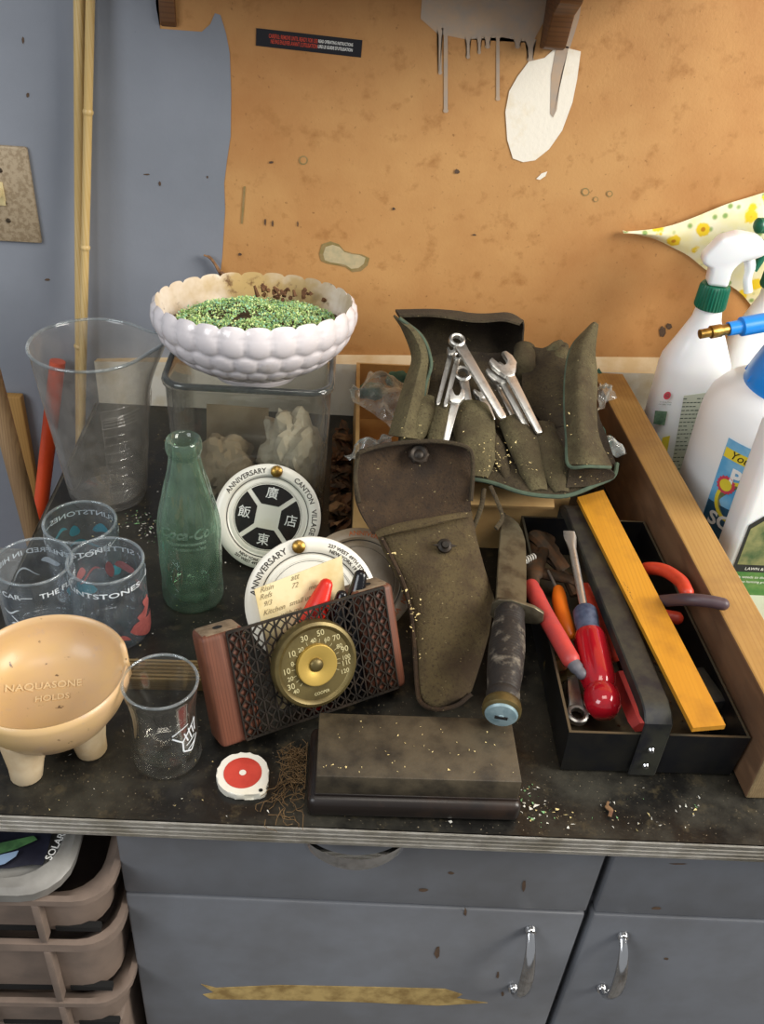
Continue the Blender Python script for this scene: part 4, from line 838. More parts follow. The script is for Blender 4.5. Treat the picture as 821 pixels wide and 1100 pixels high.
# ================================================================ WOODEN PLANK
hP = .088
TL0, TL1 = at(701, 520, hP), at(821, 746, hP); TR0, TR1 = at(738, 520, hP), at(821, 664, hP)
def onl(a, b, y): t = (y-a.y)/(b.y-a.y); return a.x+(b.x-a.x)*t
yF, yB = at(788, 858).y, .606
bm = NB()
xs_ = [(onl(TL0, TL1, y), onl(TR0, TR1, y), y) for y in (yF, yB)]
A = [Vector((xs_[0][0], yF, .0035)), Vector((xs_[0][1], yF, .0035)), Vector((xs_[0][1], yF, hP)), Vector((xs_[0][0], yF, hP))]
B = [Vector((xs_[1][0], yB, .0035)), Vector((xs_[1][1], yB, .0035)), Vector((xs_[1][1], yB, hP)), Vector((xs_[1][0], yB, hP))]
for q in A+B: q.z = q.z if q.z > .05 else .0005
hexa(bm, A, B, 0, .0018)
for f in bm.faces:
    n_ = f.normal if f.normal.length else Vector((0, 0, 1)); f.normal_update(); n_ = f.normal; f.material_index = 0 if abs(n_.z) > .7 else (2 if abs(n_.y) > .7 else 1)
single('wooden_plank', bm, ['plank', 'plankshade', 'plankend'], 'long weathered wooden plank set on edge between the black tool tray and white bottles', 'plank', smooth=0)
PX = lambda y: onl(TL0, TL1, y)
# ================================================================ BLACK TOOL TRAY
HT = .050
tF = at(600, 831); c1, c2, c3, c4 = at(608, 785, HT), at(811, 795, HT), at(683, 553, HT), at(560, 556, HT)
yf, yb = .058, .345; xl = .194; xr = PX(.06)-.003
tr_ = Thing('tool_tray', 'long black metal tool tray with a strap handle, filled with hand tools', 'tool tray', ((xl+xr)/2, .2, 0))
xlb, xrb = .197, PX(yb)-.003
O = [Vector((xl, yf, 0)), Vector((xr, yf, 0)), Vector((xrb, yb, 0)), Vector((xlb, yb, 0))]; cc = sum(O, Vector())/4
def tr(ins, z): return [Vector((p.x+(ins if p.x < cc.x else -ins), p.y+(ins if p.y < cc.y else -ins), z)) for p in O]
bm = NB(); loft(bm, [tr(.004, .0005), tr(.002, .003), tr(0, HT-.002), tr(0, HT), tr(.0022, HT), tr(.0022, HT-.003), tr(.004, .004)], True)
bm.faces.ensure_lookup_table()
for f in bm.faces:
    f.normal_update(); m_ = f.calc_center_median()
    if m_.z > HT-.0005: f.material_index = 1
    elif abs(m_.x-cc.x) < .01 and abs(m_.y-cc.y) < .02 and .002 < m_.z < .01: f.material_index = 2
tr_.part('tray', bm, ['trayblk', 'rim', 'trayfloor'], smooth=0)
zh = .073; ha, hb = at(714, 776, zh), at(614, 534, zh); hw = .0112
ha.y = yf-.0025; hb.y = yb+.0025
bm = NB()
def hx(y): return ha.x+(hb.x-ha.x)*(y-ha.y)/(hb.y-ha.y)
P = [(yf-.0022, .004), (yf-.0022, .050), (yf-.0012, .064), (yf+.006, zh-.003), (yf+.016, zh), (.20, zh), (yb-.016, zh), (yb-.006, zh-.003), (yb+.0012, .064), (yb+.0022, .050), (yb+.0022, .004)]
rg = []
for i, (y, z) in enumerate(P):
    a = P[max(i-1, 0)]; b = P[min(i+1, len(P)-1)]; tn = Vector((0, b[0]-a[0], b[1]-a[1])).normalized(); nn_ = Vector((0, -tn.z, tn.y)); ctr = Vector((hx(y), y, z)); w_ = hw; side = -nn_*.011 if 2 < i < 8 else -nn_*.0015
    X = Vector((1, 0, 0)); rg.append([ctr-X*w_+side, ctr-X*w_-nn_*.001, ctr-X*(w_-.0012), ctr+X*(w_-.0012), ctr+X*w_-nn_*.001, ctr+X*w_+side, ctr+X*(w_-.0015)+side, ctr+X*(w_-.0015)-nn_*.0015, ctr-X*(w_-.0015)-nn_*.0015, ctr-X*(w_-.0015)+side])
loft(bm, rg); hd = tr_.part('handle', bm, 'trayworn', smooth=30)
for y, s in ((yf, -1), (yb, 1)):
    for z in (.017, .036):
        bm = NB(); lathe(bm, [(0, .0018), (.002, .0015), (.0030, 0)], 14, T(hx(y), y+s*.0036, z) @ Matrix.Rotation(d(90)*(-s), 4, 'X')); tr_.part('rivet', bm, 'chrome', hd)
bm = NB(); ra = at(620, 536, zh+.003), at(648, 528, zh+.003), at(779, 781, zh+.003), at(744, 784, zh+.003)
slab(bm, [ra[0], ra[1], ra[2], ra[3]], (0, 0, -.0045)); 
for v in bm.verts: v.co.z += .0022
for f in bm.faces: pass
rl = Thing('wooden_ruler', 'yellow varnished wooden ruler lying along the handle of the black tool tray', 'ruler', (ra[0]+ra[2])/2); rl.part('strip', bm, 'ruler', smooth=0)
bm = NB(); e = (ra[3]-ra[0]).normalized(); f_ = (ra[1]-ra[0]).normalized()
mid = at(675, 634, zh+.0054)
def onr(a, b, z): q = mid+e*a-f_*(-b); q.z = zh+.00535+z; return q
text(bm, '----- * -- * -----', .0042, onr); rl.part('lettering', bm, 'print', smooth=0)
# tools in the tray
def P3(px, py, z): return at(px, py, z)
# screwdriver
s0, s1, s2, s3 = P3(603, 563, .062), P3(628, 655, .060), P3(631, 682, .057), P3(648, 757, .045)
ax = (s3-s1).normalized(); s0 = s1-ax*.098; s2 = s1+ax*.026; s3 = s1+ax*.100
sd = Thing('screwdriver', 'flat blade screwdriver with clear red handle lying on the tools in the tray', 'screwdriver', s2)
bm = NB(); bx_ = ax.cross(Vector((0, 0, 1))).normalized(); bz = bx_.cross(ax)
rg = []
for t_, w_, h_ in ((-.098, .0056, .0007), (-.090, .0062, .0012), (-.082, .0050, .0026), (-.074, .0036, .0034), (0, .0038, .0036)):
    o_ = s1+ax*t_; rg.append([o_+bx_*(w_*cos(2*pi*k/12))+bz*(h_*sin(2*pi*k/12)) for k in range(12)])
loft(bm, rg); sd.part('shaft', bm, 'steel', smooth=50)
Ms = frame(s1, bx_, bz); Ms = Matrix((( bx_.x, bz.x, ax.x, s1.x), (bx_.y, bz.y, ax.y, s1.y), (bx_.z, bz.z, ax.z, s1.z), (0, 0, 0, 1)))
bm = NB(); lathe(bm, [(0, -.001), (.0085, -.001), (.0105, .002), (.0108, .012), (.0100, .022), (.0118, .027), (0, .027)], 32, Ms); sd.part('ferrule', bm, 'bluetape', smooth=40)
bm = NB(); lathe(bm, [(0, .0265), (.0120, .0268), (.0142, .033), (.0145, .075), (.0132, .081), (.0120, .084), (.0142, .088), (.0150, .095), (.0138, .103), (.0095, .109), (0, .111)], 48, Ms, 0, lambda a, i, r, z: -.0013*max(0, cos(6*a))**2 if .03 < z < .079 else 0); sd.part('handle', bm, 'acetate', smooth=50)
# pliers with taped grips
def tool(name, label, cat, loc): return Thing(name, label, cat, loc)
pl = tool('slip_joint_pliers', 'worn pliers with faded red grips and grey tips, beside the knife guard', 'pliers', P3(600, 680, .03))
C = crom([P3(571, 630, .056), P3(583, 655, .058), P3(600, 685, .058), P3(613, 708, .057)], 6); bm = NB(); tube(bm, C, [.0072]*2+[.0078]*(len(C)-2), 16, rounded=True); g1 = pl.part('grip', bm, 'redgrip')
C = crom([P3(609, 702, .057), P3(617, 714, .056), P3(625, 724, .054)], 5); bm = NB(); tube(bm, C, [.0062]*5+[.0058]*3+[.0048]*(len(C)-8), 14, rounded=True); pl.part('grip_tip', bm, 'greytip', g1, label='grey worn tip')
C = crom([P3(629, 634, .038), P3(646, 666, .040), P3(660, 702, .038)], 6); bm = NB(); tube(bm, C, .0075, 14, rounded=True); pl.part('grip', bm, 'redor')
Mj = P3(572, 612, .044); bm = NB(); C = crom([P3(629, 634, .036), P3(612, 622, .036), Mj, P3(576, 594, .042), P3(572, 578, .040)], 5); tube(bm, C, [.005]*6+[.007]*5+[.009]*4+[.006]*(len(C)-15), 10, flat=.6); pl.part('jaw', bm, 'rusty')
bm = NB(); C = crom([P3(573, 632, .056), P3(574, 618, .052), P3(578, 603, .046), P3(590, 578, .040), P3(576, 572, .036)], 5); tube(bm, C, [.0055]*5+[.008]*6+[.0065]*5+[.004]*(len(C)-16), 10, flat=.6); pl.part('jaw', bm, 'rusty')
snp = tool('tin_snips', 'rusty old snips lying under the knife blade in the tray', 'snips', P3(585, 580, .03))
bm = NB(); C = crom([P3(572, 572, .046), P3(584, 582, .046), P3(596, 596, .040), P3(607, 612, .030)], 5); tube(bm, C, [.006, .009]+[.010]*8+[.008]*(len(C)-10), 8, flat=.45); snp.part('blade', bm, 'rusty', smooth=20)
bm = NB(); C = crom([P3(566, 588, .040), P3(584, 596, .036), P3(604, 614, .026), P3(618, 640, .016)], 5); tube(bm, C, [.006]*len(C), 8, flat=.6); snp.part('handle', bm, 'rusty', smooth=20)
bm = NB(); a, b = P3(563, 603, .050), P3(575, 598, .050); ez = (b-a).normalized()
sx_ = ez.cross(Vector((0, 0, 1))).normalized(); C = [a+ez*(.0145*k/60)+(sx_*cos(k*.5)+Vector((0, 0, 1))*sin(k*.5))*.0032 for k in range(61)]; tube(bm, C, .0009, 6); single('coil_spring', bm, 'chipw', 'small pale coil spring lying against the knife blade', 'spring')
aw = tool('awl', 'small awl with bright orange handle beside the red grips in the tray', 'awl', P3(604, 655, .03))
C = crom([P3(600, 634, .046), P3(602, 650, .046), P3(607, 668, .044), P3(613, 682, .042)], 5); bm = NB(); tube(bm, C, [.0052, .006, .0066]+[.0070]*(len(C)-6)+[.0066, .006, .005], 16, rounded=True); aw.part('handle', bm, 'orange')
bm = NB(); tube(bm, [P3(600, 636, .046), P3(589, 613, .046)], [.0018, .0012], 10); aw.part('spike', bm, 'steel')
dr = tool('chisel', 'red handled chisel lying against the middle strap inside the tray', 'chisel', P3(680, 740, .02))
C = [P3(668, 706, .028), P3(676, 722, .026), P3(682, 736, .024)]; bm = NB(); tube(bm, C, [.0062, .0070, .0062], 14); dr.part('ferrule', bm, 'rusty', label='dull metal ferrule')
bm = NB(); tube(bm, [P3(668, 726, .031), P3(688, 774, .026), P3(691, 781, .025)], [.0105, .0110, .0095], 6, flat=.8); dr.part('handle', bm, 'redgrip', smooth=20)
bm = NB(); tube(bm, [P3(668, 706, .028), P3(640, 650, .012)], [.004, .003], 8, flat=.5); dr.part('blade', bm, 'rusty')
sk = tool('pipe_fitting', 'small dull brass pipe fitting in the near corner of the tray', 'fitting', P3(603, 720, .02))
a = P3(592, 722, .022); b = P3(613, 716, .022); bm = NB(); tube(bm, [a, a.lerp(b, .45), a.lerp(b, .46), b], [.0125, .0125, .0095, .0095], 8); sk.part('body', bm, 'brassdull', smooth=20)
def spanner(name, label, p0, p1, w_, hr, kind, m='steel', group=None, th_=.004, up=None, tail=.0, hw2=None):
    """flat shank from head p0 to p1"""
    p0, p1 = Vector(p0), Vector(p1); ex = (p1-p0).normalized(); L = (p1-p0).length; up = Vector(up or (0, -.35, 1)); ey = up.cross(ex).normalized()
    Mw = frame(p0, ex, ey); t = Thing(name, label, 'wrench', Mx=Mw, group=group)
    x0 = hr*.75
    bm = NB(); prism(bm, [(x0, -w_*.62), (x0+.012, -w_*.5), (L-.004, -w_*.42), (L, -w_*.3), (L, w_*.3), (L-.004, w_*.42), (x0+.012, w_*.5), (x0, w_*.62)], -th_/2, th_/2, None, 0, th_*.28); t.part('shank', bm, m, world=False)
    bm = NB()
    if kind == 'ring':
        ri = hr*.62; N = 24; zz_ = th_*.85
        rg = []
        for k in range(N):
            a = 2*pi*k/N; ri_ = ri*(1 if k % 2 else .93); rg.append([Vector((hr*cos(a), hr*sin(a), -zz_*.7)), Vector((hr*1.03*cos(a), hr*1.03*sin(a), 0)), Vector((hr*cos(a), hr*sin(a), zz_*.7)), Vector(((hr+ri)/2*cos(a), (hr+ri)/2*sin(a), zz_)), Vector((ri_*cos(a), ri_*sin(a), zz_*.8)), Vector((ri_*cos(a), ri_*sin(a), -zz_*.8))])
        R_ = [[bm.verts.new(p) for p in r] for r in rg]
        for k in range(N):
            A_, B_ = R_[k], R_[(k+1) % N]
            for q in range(6): bm.faces.new((A_[q], A_[(q+1) % 6], B_[(q+1) % 6], B_[q]))
        t.part('ring_end', bm, m, world=False)
    else:
        j = hr*.52; ang = d(15); P = []
        for k in range(15): a = d(48)+d(264)*k/14; P.append((-hr*cos(a-pi)*-1 if False else hr*cos(a+pi-pi), hr*sin(a)))
        P = [(hr*cos(d(180)+d(-132)+d(264)*k/16+pi), hr*sin(d(180)+d(-132)+d(264)*k/16+pi)) for k in range(17)]
        # P runs round the back of the head; the mouth opens away from the shank (-x)
        P = [(-hr*.95, -hr*.92), (-hr*.30, -hr*1.08), (hr*.45, -hr*.95), (hr*1.0, -w_*.6), (hr*1.25, -w_*.5), (hr*1.25, w_*.5), (hr*1.0, w_*.6), (hr*.45, hr*.95), (-hr*.30, hr*1.08), (-hr*.95, hr*.92), (-hr*1.05, j*1.02), (-hr*.15, j*.98), (hr*.18, j*.45), (hr*.18, -j*.45), (-hr*.15, -j*.98), (-hr*1.05, -j*1.02)]
        P = [(x*cos(ang)-y*sin(ang), x*sin(ang)+y*cos(ang)) if x < hr*.9 else (x, y) for x, y in P]
        prism(bm, P, -th_*.72, th_*.72, None, 0, th_*.25); t.part('open_end', bm, m, world=False)
    return t
spanner('ring_spanner', 'dull ring spanner lying in the near corner of the tray below the screwdriver', P3(620, 768, .012), P3(612, 712, .018), .011, .0095, 'ring', 'steel', th_=.004, up=(0, -.5, 1))
# right half of the tray
rp = tool('pliers', 'pliers with one red and one purple brown handle poking out over the wooden plank', 'pliers', P3(705, 640, .03))
C = crom([P3(672, 618, .048), P3(694, 611, .063), P3(714, 613, .072), P3(731, 624, .078), P3(738, 636, .080)], 6); bm = NB(); tube(bm, C, [.0050]*6+[.0062]*(len(C)-6), 16, rounded=True); rp.part('grip', bm, 'redor', label='red orange handle')
C = crom([P3(688, 650, .054), P3(708, 646, .071), P3(738, 644, .0935), P3(762, 646, .099), P3(777, 649, .099)], 6); bm = NB(); tube(bm, C, [.0045]*5+[.0054]*(len(C)-5), 16, rounded=True); rp.part('grip', bm, 'purple', label='purple brown handle')
rp2 = tool('pliers', 'pliers showing only a short red grip end below the purple brown handle', 'pliers', P3(705, 660, .03))
C = crom([P3(690, 652, .035), P3(712, 661, .050), P3(727, 664, .052)], 6); bm = NB(); tube(bm, C, .0062, 14, rounded=True); rp2.part('grip', bm, 'redor')
bm = NB(); C = [P3(676, 640, .026), P3(690, 652, .035)]; tube(bm, C, .006, 8, flat=.6); rp2.part('jaw', bm, 'rusty')
bm = NB(); C = crom([P3(665, 622, .040), P3(690, 628, .052), P3(680, 646, .062)], 5); tube(bm, C, .0045, 8); rp.part('joint', bm, 'rusty')
bm = NB(); a = P3(757, 742, .036); box(bm, -.008, .008, -.020, .020, -.008, .008, .0015, 0, T(*a) @ Matrix.Rotation(d(12), 4, 'Z')); single('steel_block', bm, 'trayworn', 'small grey metal block under the free end of the yellow ruler', 'block')
bm = NB(); a = P3(760, 776, .026); tube(bm, [a+Vector((-.014, .004, 0)), a+Vector((.012, .0, .001))], .005, 10); single('wooden_dowel', bm, 'plankend', 'short wooden dowel in the tray beneath the end of the yellow ruler', 'dowel')
bm = NB(); rnd = random.Random(3)
for k in range(60):
    x, y = rnd.uniform(xl+.01, xr-.012), rnd.uniform(yf+.008, yb-.01); s = rnd.uniform(.001, .003); q = Vector((x, y, .0045)); A_ = [q+Vector((s*cos(a+rnd.random()), s*sin(a), 0)) for a in (0, 1.5, 3.1, 4.6)]; slab(bm, A_, (0, 0, .0012))
single('metal_shavings', bm, 'rusty', 'dirt and metal shavings over the bottom of the tool tray', 'shavings', kind='stuff', smooth=0)
# ================================================================ SHEATH KNIFE
k0, k1, k2, k3 = P3(539, 764, .062), P3(543, 742, .064), P3(548, 656, .068), P3(552, 553, .074)
kax = (k2-k0).normalized(); kt = (k3-k2); L = kt.length; kax2 = kt.normalized()
kn = Thing('sheath_knife', 'fixed blade sheath knife with stacked leather handle, lying between holster and tool tray', 'knife', k1)
ks = kax.cross(Vector((0, 0, 1))).normalized(); kz = ks.cross(kax)
def Mk(o, ax_=None):
    a_ = ax_ or kax; s_ = a_.cross(Vector((0, 0, 1))).normalized(); z_ = s_.cross(a_); return Matrix(((s_.x, z_.x, a_.x, o.x), (s_.y, z_.y, a_.y, o.y), (s_.z, z_.z, a_.z, o.z), (0, 0, 0, 1)))
Lh = (k2-k0).length
bm = NB(); lathe(bm, [(0, -.004), (.0115, -.004), (.0152, -.001), (.0155, .003), (.0148, .007), (.0130, .009), (0, .009)], 36, Mk(k0)); pm = kn.part('pommel', bm, ['brassdull'], smooth=40)
bm = NB(); lathe(bm, [(0, -.0062), (.006, -.0060), (.0118, -.0050), (.0130, -.0035), (.0125, -.002)], 32, Mk(k0)); lathe(bm, [(0, -.0068), (.0022, -.0066), (.003, -.0058)], 16, Mk(k0)); kn.part('pommel_cap', bm, 'pommel', pm, label='pale blue pommel face')
bm = NB(); box(bm, -.005, .005, -.0012, .0012, -.0072, -.006, 0, 0, Mk(k0)); kn.part('slot', bm, 'dark', pm, smooth=0)
bm = NB(); pr = [(0, .007), (.0125, .008), (.0135, .013), (.0135, .017)]; n = 26
for k in range(n):
    a_ = .0185+(Lh-.028)*k/n; r_ = interp([0, .25, .55, .85, 1], [.0128, .0148, .0154, .0140, .0126], k/n); pr += [(r_-.0003, a_), (r_, a_+.001), (r_, a_+(Lh-.028)/n-.0008)]
pr += [(.0130, Lh-.008), (.0132, Lh-.004), (.0120, Lh-.001), (0, Lh-.001)]
lathe(bm, pr, 40, Mk(k0)); kn.part('handle', bm, 'leather', smooth=50)
Mg = Mk(k2); bm = NB(); P = [(-.0165, -.008), (-.013, -.0115), (.0, -.012), (.016, -.011), (.026, -.010), (.030, -.005), (.029, .004), (.02, .009), (0, .0135), (-.012, .012), (-.0165, .006)]
prism(bm, P, -.0015, .0025, Mg, 0, .0008); kn.part('guard', bm, 'blade')
Mb2 = Mk(k2, kax2); bm = NB(); rg = []
for t_, l_, r_ in ((0, -.0155, .0175), (.15, -.0160, .0175), (.4, -.0160, .0170), (.6, -.0158, .0162), (.72, -.0156, .0150), (.82, -.0154, .0115), (.9, -.0148, .0065), (.96, -.0140, -.001), (1, -.0125, -.0105)):
    z = L*t_; l_ *= .82; r_ *= .80; m_ = (l_*.62+r_*.38); rg.append([Mb2 @ Vector(p) for p in ((l_, 0, z), (l_+.001, .0017, z), (m_, .0021, z), (r_, .0001, z), (r_, -.0001, z), (m_, -.0021, z), (l_+.001, -.0017, z))])
loft(bm, rg); kn.part('blade', bm, 'blade', smooth=25)
# ================================================================ CARDBOARD BOX AND BAGS
xb0, xb1, yb0, yb1, hB = .024, .245, .352, .608, .083
cb = Thing('cardboard_box', 'open shallow cardboard box carrying the canvas tool roll', 'box', ((xb0+xb1)/2, .48, 0))
bm = NB(); th_ = .004
def br(i, z): return [Vector((xb0+i, yb0+i, z)), Vector((xb1-i, yb0+i, z)), Vector((xb1-i, yb1-i, z)), Vector((xb0+i, yb1-i, z))]
loft(bm, [br(0, .0005), br(0, .04), br(-.0008, hB), br(th_-.0008, hB), br(th_, .04), br(th_, .005)])
bm.faces.ensure_lookup_table()
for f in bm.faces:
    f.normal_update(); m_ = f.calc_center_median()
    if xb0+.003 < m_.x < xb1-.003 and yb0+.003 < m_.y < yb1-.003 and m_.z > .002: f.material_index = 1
for v in bm.verts:
    if v.co.z > .07: v.co += Vector((noise.noise(v.co*30), noise.noise(v.co*41), noise.noise(v.co*27)*1.6))*.003
cb.part('tray', bm, ['card', 'cardin'], smooth=0)
bm = NB(); hexa(bm, [Vector((.115, yb0-.0015, hB)), Vector((xb1-.02, yb0-.0015, hB)), Vector((xb1-.02, yb0-.001, hB-.006)), Vector((.115, yb0-.001, hB-.006))], [Vector((.115, yb0-.022, hB-.012)), Vector((xb1-.02, yb0-.022, hB-.010)), Vector((xb1-.02, yb0-.020, hB-.014)), Vector((.115, yb0-.020, hB-.016))]); cb.part('flap', bm, 'card', smooth=0, label='pale bent front flap')
def bagp(label, pts, z0, lift, seed, inner):
    c = sum((Vector(p) for p in pts), Vector())/len(pts); t = Thing('plastic_bag', label, 'bag', c, group='plastic bags of green cloth')
    rnd = random.Random(seed); n = 6; rows = []
    for j in range(n):
        v_ = j/(n-1); row = []
        for i in range(n):
            u_ = i/(n-1); p = pts[0].lerp(pts[1], u_).lerp(pts[3].lerp(pts[2], u_), v_); p = p+Vector((0, 0, lift*sin(pi*u_)*sin(pi*v_)+rnd.uniform(-.005, .006))); row.append(p)
        rows.append(row)
    bm = NB(); sheet(bm, rows, 0, 5, 5, wr=.007, ws=55); t.part('film', bm, 'poly', smooth=30)
    for (px, py, pz), (sx, sy, sz), rot in inner:
        bm = NB(); bmesh.ops.create_icosphere(bm, subdivisions=3, radius=1)
        for v in bm.verts: v.co = v.co*(.85+.35*noise.noise(v.co*1.8+Vector((seed, 0, 0)))); v.co = Vector((v.co.x*sx, v.co.y*sy, v.co.z*sz))
        bm.transform(T(*at(px, py, pz)) @ Matrix.Rotation(rot, 4, 'Z')); t.part('contents', bm, 'greenstuff', label='green cloth inside')
bagp('clear plastic bag of green cloth in the box, left of the tool roll', [P3(372, 424, .088), P3(398, 404, .085), P3(446, 408, .10), P3(425, 462, .080)], .07, .016, 2, [((400, 420, .078), (.020, .012, .012), .2), ((428, 408, .078), (.016, .014, .012), .7)])
bagp('clear plastic bag corner poking out above the holster flap', [P3(372, 492, .085), P3(388, 480, .085), P3(432, 462, .088), P3(400, 500, .080)], .07, .010, 5, [((392, 490, .074), (.010, .008, .008), .2)])
bagp('clear plastic bag bulging beside the tall strip of the tool roll', [P3(638, 412, .105), P3(656, 412, .105), P3(664, 424, .098), P3(640, 444, .094)], .07, .010, 7, [((636, 428, .050), (.016, .020, .046), .0)])
bagp('clear plastic bag with green contents at the near end of the tool roll strip', [P3(640, 470, .098), P3(662, 470, .098), P3(670, 490, .092), P3(642, 500, .088)], .07, .010, 9, [((644, 492, .045), (.016, .020, .044), .0)])
bm = NB(); rnd = random.Random(21)   # dry leaves between jar and box
for k in range(60):
    q = Vector((rnd.uniform(.003, .018), rnd.uniform(.37, .56), rnd.uniform(.001, .016))); s = rnd.uniform(.006, .014); R_ = Matrix.Rotation(rnd.uniform(0, 6.3), 4, 'Z') @ Matrix.Rotation(rnd.uniform(-.7, .7), 4, 'X') @ Matrix.Rotation(rnd.uniform(-.5, .5), 4, 'Y')
    P = [Vector((s*cos(a)*1.3, s*sin(a)*.6*(1 if i % 2 else .7), .002*sin(3*a))) for i, a in enumerate([2*pi*j/9 for j in range(9)])]
    P = [T(*q) @ (R_ @ p) for p in P]; 
    for p in P: p.z = max(p.z, .0006); p.x = min(max(p.x, -.0015), .0225)
    c_ = bm.verts.new(sum(P, Vector())/9+Vector((0, 0, .001))); V_ = [bm.verts.new(p) for p in P]; mi = rnd.randint(0, 2)
    for j in range(9): bm.faces.new((V_[j], V_[(j+1) % 9], c_)).material_index = mi
single('dry_leaves', bm, ['leaf', 'leaf2', 'rusty'], 'dry brown leaf litter on the worktop between the glass jar and cardboard box', 'dry leaves', kind='stuff', smooth=0)
# ================================================================ CANVAS TOOL ROLL
def Z(py): return .100+(530-py)/195*.072
def Q(px, py, dz=0): return at(px, py, Z(py)+dz)
roll = Thing('tool_roll', 'olive canvas tool roll opened out on the cardboard box, holding wrenches', 'tool roll', Q(540, 460, -.02))
bm = NB(); sheet(bm, [[Q(428, 502, -.004), Q(500, 512, -.004), Q(560, 528), Q(612, 531), Q(662, 497)], [Q(428, 465), Q(490, 472), Q(550, 482), Q(604, 480), Q(652, 470)], [Q(440, 425), Q(490, 424), Q(545, 426), Q(596, 420), Q(632, 410)], [Q(450, 385), Q(495, 378), Q(545, 378), Q(588, 374), Q(620, 374)]], .0025, 6, 6, wr=.0015); roll.part('panel', bm, 'canvasdark')
bm = NB(); sheet(bm, [[Q(452, 400, -.01), Q(478, 396, -.012), Q(512, 394, -.012), Q(540, 392, -.012), Q(560, 396, -.008)], [Q(444, 366, -.004), Q(475, 366, -.012), Q(512, 366, -.012), Q(545, 366, -.010), Q(561, 372, .002)], [Q(432, 346, .010), Q(470, 344, .008), Q(512, 347, .006), Q(545, 346, .008), Q(562, 352, .012)], [Q(425, 335, .028), Q(470, 334, .030), Q(516, 339, .028), Q(545, 338, .030), Q(562, 346, .028)], [Q(430, 341, .040), Q(470, 341, .044), Q(514, 347, .042), Q(540, 345, .042), Q(558, 350, .038)]], .0022, 6, 6, wr=.001); roll.part('back_flap', bm, 'canvasdark', label='folded back flap, its shade painted dark')  # dark cloth colour carries the shade inside the curl
bm = NB(); sheet(bm, [[Q(424, 338, .036), Q(428, 341, .041), Q(432, 344, .036)], [Q(434, 354, .026), Q(443, 356, .034), Q(453, 361, .026)], [Q(444, 384, .014), Q(453, 382, .024), Q(462, 382, .018)], [Q(437, 408, .008), Q(448, 408, .018), Q(460, 409, .010)], [Q(427, 440, .003), Q(440, 440, .016), Q(454, 440, .006)], [Q(419, 468, 0), Q(432, 470, .010), Q(447, 472, .004)]], .0022, 6, 6); roll.part('side_flap', bm, 'canvas')
bm = NB(); C = crom([Q(429, 342, .042), Q(452, 360, .030), Q(462, 382, .022), Q(463, 396, .018), Q(458, 411, .013), Q(455, 430, .009)], 5); tube(bm, C, .0018, 8); roll.part('binding', bm, 'binding', label='green edge binding')
bm = NB(); sheet(bm, [[Q(637, 349, .034), Q(639, 348, .036), Q(641, 349, .034)], [Q(615, 373, .028), Q(627, 374, .036), Q(638, 380, .030)], [Q(608, 402, .024), Q(624, 402, .034), Q(640, 404, .024)], [Q(607, 440, .022), Q(624, 440, .032), Q(639, 440, .022)], [Q(609, 470, .020), Q(626, 470, .029), Q(642, 470, .020)], [Q(611, 500, .018), Q(632, 500, .024), Q(656, 502, .016)]], .0025, 6, 6); roll.part('side_flap', bm, 'canvas', label='tall pale upright canvas strip')
bm = NB(); tube(bm, crom([Q(637, 349, .035), Q(615, 373, .029), Q(608, 402, .025), Q(607, 440, .023), Q(609, 470, .021), Q(611, 500, .019), Q(633, 501, .024), Q(656, 502, .017)], 5), .0018, 8); roll.part('binding', bm, 'binding', label='green edge binding')
bm = NB(); sheet(bm, [[Q(612, 501, .014), Q(634, 502, .018), Q(655, 503, .014)], [Q(610, 512, .006), Q(634, 512, .008), Q(660, 508, .006)], [Q(608, 524, .002), Q(632, 521, .002), Q(658, 513, .002)]], .002, 6, 4); roll.part('fold', bm, 'canvasdark', label='dark folded corner')
bm = NB(); tube(bm, crom([Q(500, 513), Q(530, 519, .001), Q(560, 529, .001), Q(588, 533, .001), Q(612, 532, .001), Q(640, 521, .001), Q(659, 512, .001), Q(663, 498, .001)], 5), .0022, 8); roll.part('binding', bm, 'binding', label='green edge binding')
bm = NB(); sheet(bm, [[Q(562, 372, .006), Q(584, 376, .010), Q(607, 372, .008)], [Q(560, 400, .004), Q(584, 400, .008), Q(607, 400, .010)], [Q(566, 432, .002), Q(586, 432, .006), Q(606, 432, .008)], [Q(588, 460, .001), Q(598, 460, .004), Q(608, 458, .004)]], .002, 6, 5, wr=.002); roll.part('inner_pocket', bm, 'canvasdark', label='dark brown inner pocket')
for a_, b_, r_ in (((564, 374), (563, 398), .012), ((588, 378), (600, 373), .009), ((604, 372), (598, 392), .008)):
    bm = NB(); tube(bm, crom([Q(*a_, .004), Q((a_[0]+b_[0])/2, (a_[1]+b_[1])/2, .010), Q(*b_, .004)], 5), r_, 12, flat=.6, rounded=True); roll.part('fold', bm, 'canvas', label='rolled canvas fold')
def pocket(m0, w0, m1, w1, mm='canvas', lift=.006, wig=.0):
    bm = NB(); a_, b_ = Q(*m0, lift), Q(*m1, lift*.6); sc = (Q(m0[0]+10, m0[1])-Q(m0[0], m0[1])).length/10; n = 9; P = []; R_ = []
    for k in range(n+1):
        t_ = k/n; q = a_.lerp(b_, t_); q.x += wig*sin(pi*t_); q.z += .004*sin(pi*min(1, t_*1.3)); P.append(q); R_.append((w0+(w1-w0)*t_)*sc*(1+.06*sin(t_*9+m0[0]))*(1 if t_ < .75 else 1-2.2*(t_-.75)**1.1)); q.z -= .006*max(0, t_-.7)/.3
    tube(bm, P, R_, 20, flat=.55, rounded=False)
    for v in bm.verts: v.co += Vector((noise.noise(v.co*60), noise.noise(v.co*60+Vector((5, 5, 5))), noise.noise(v.co*70)))*.0016
    roll.part('pocket', bm, mm)
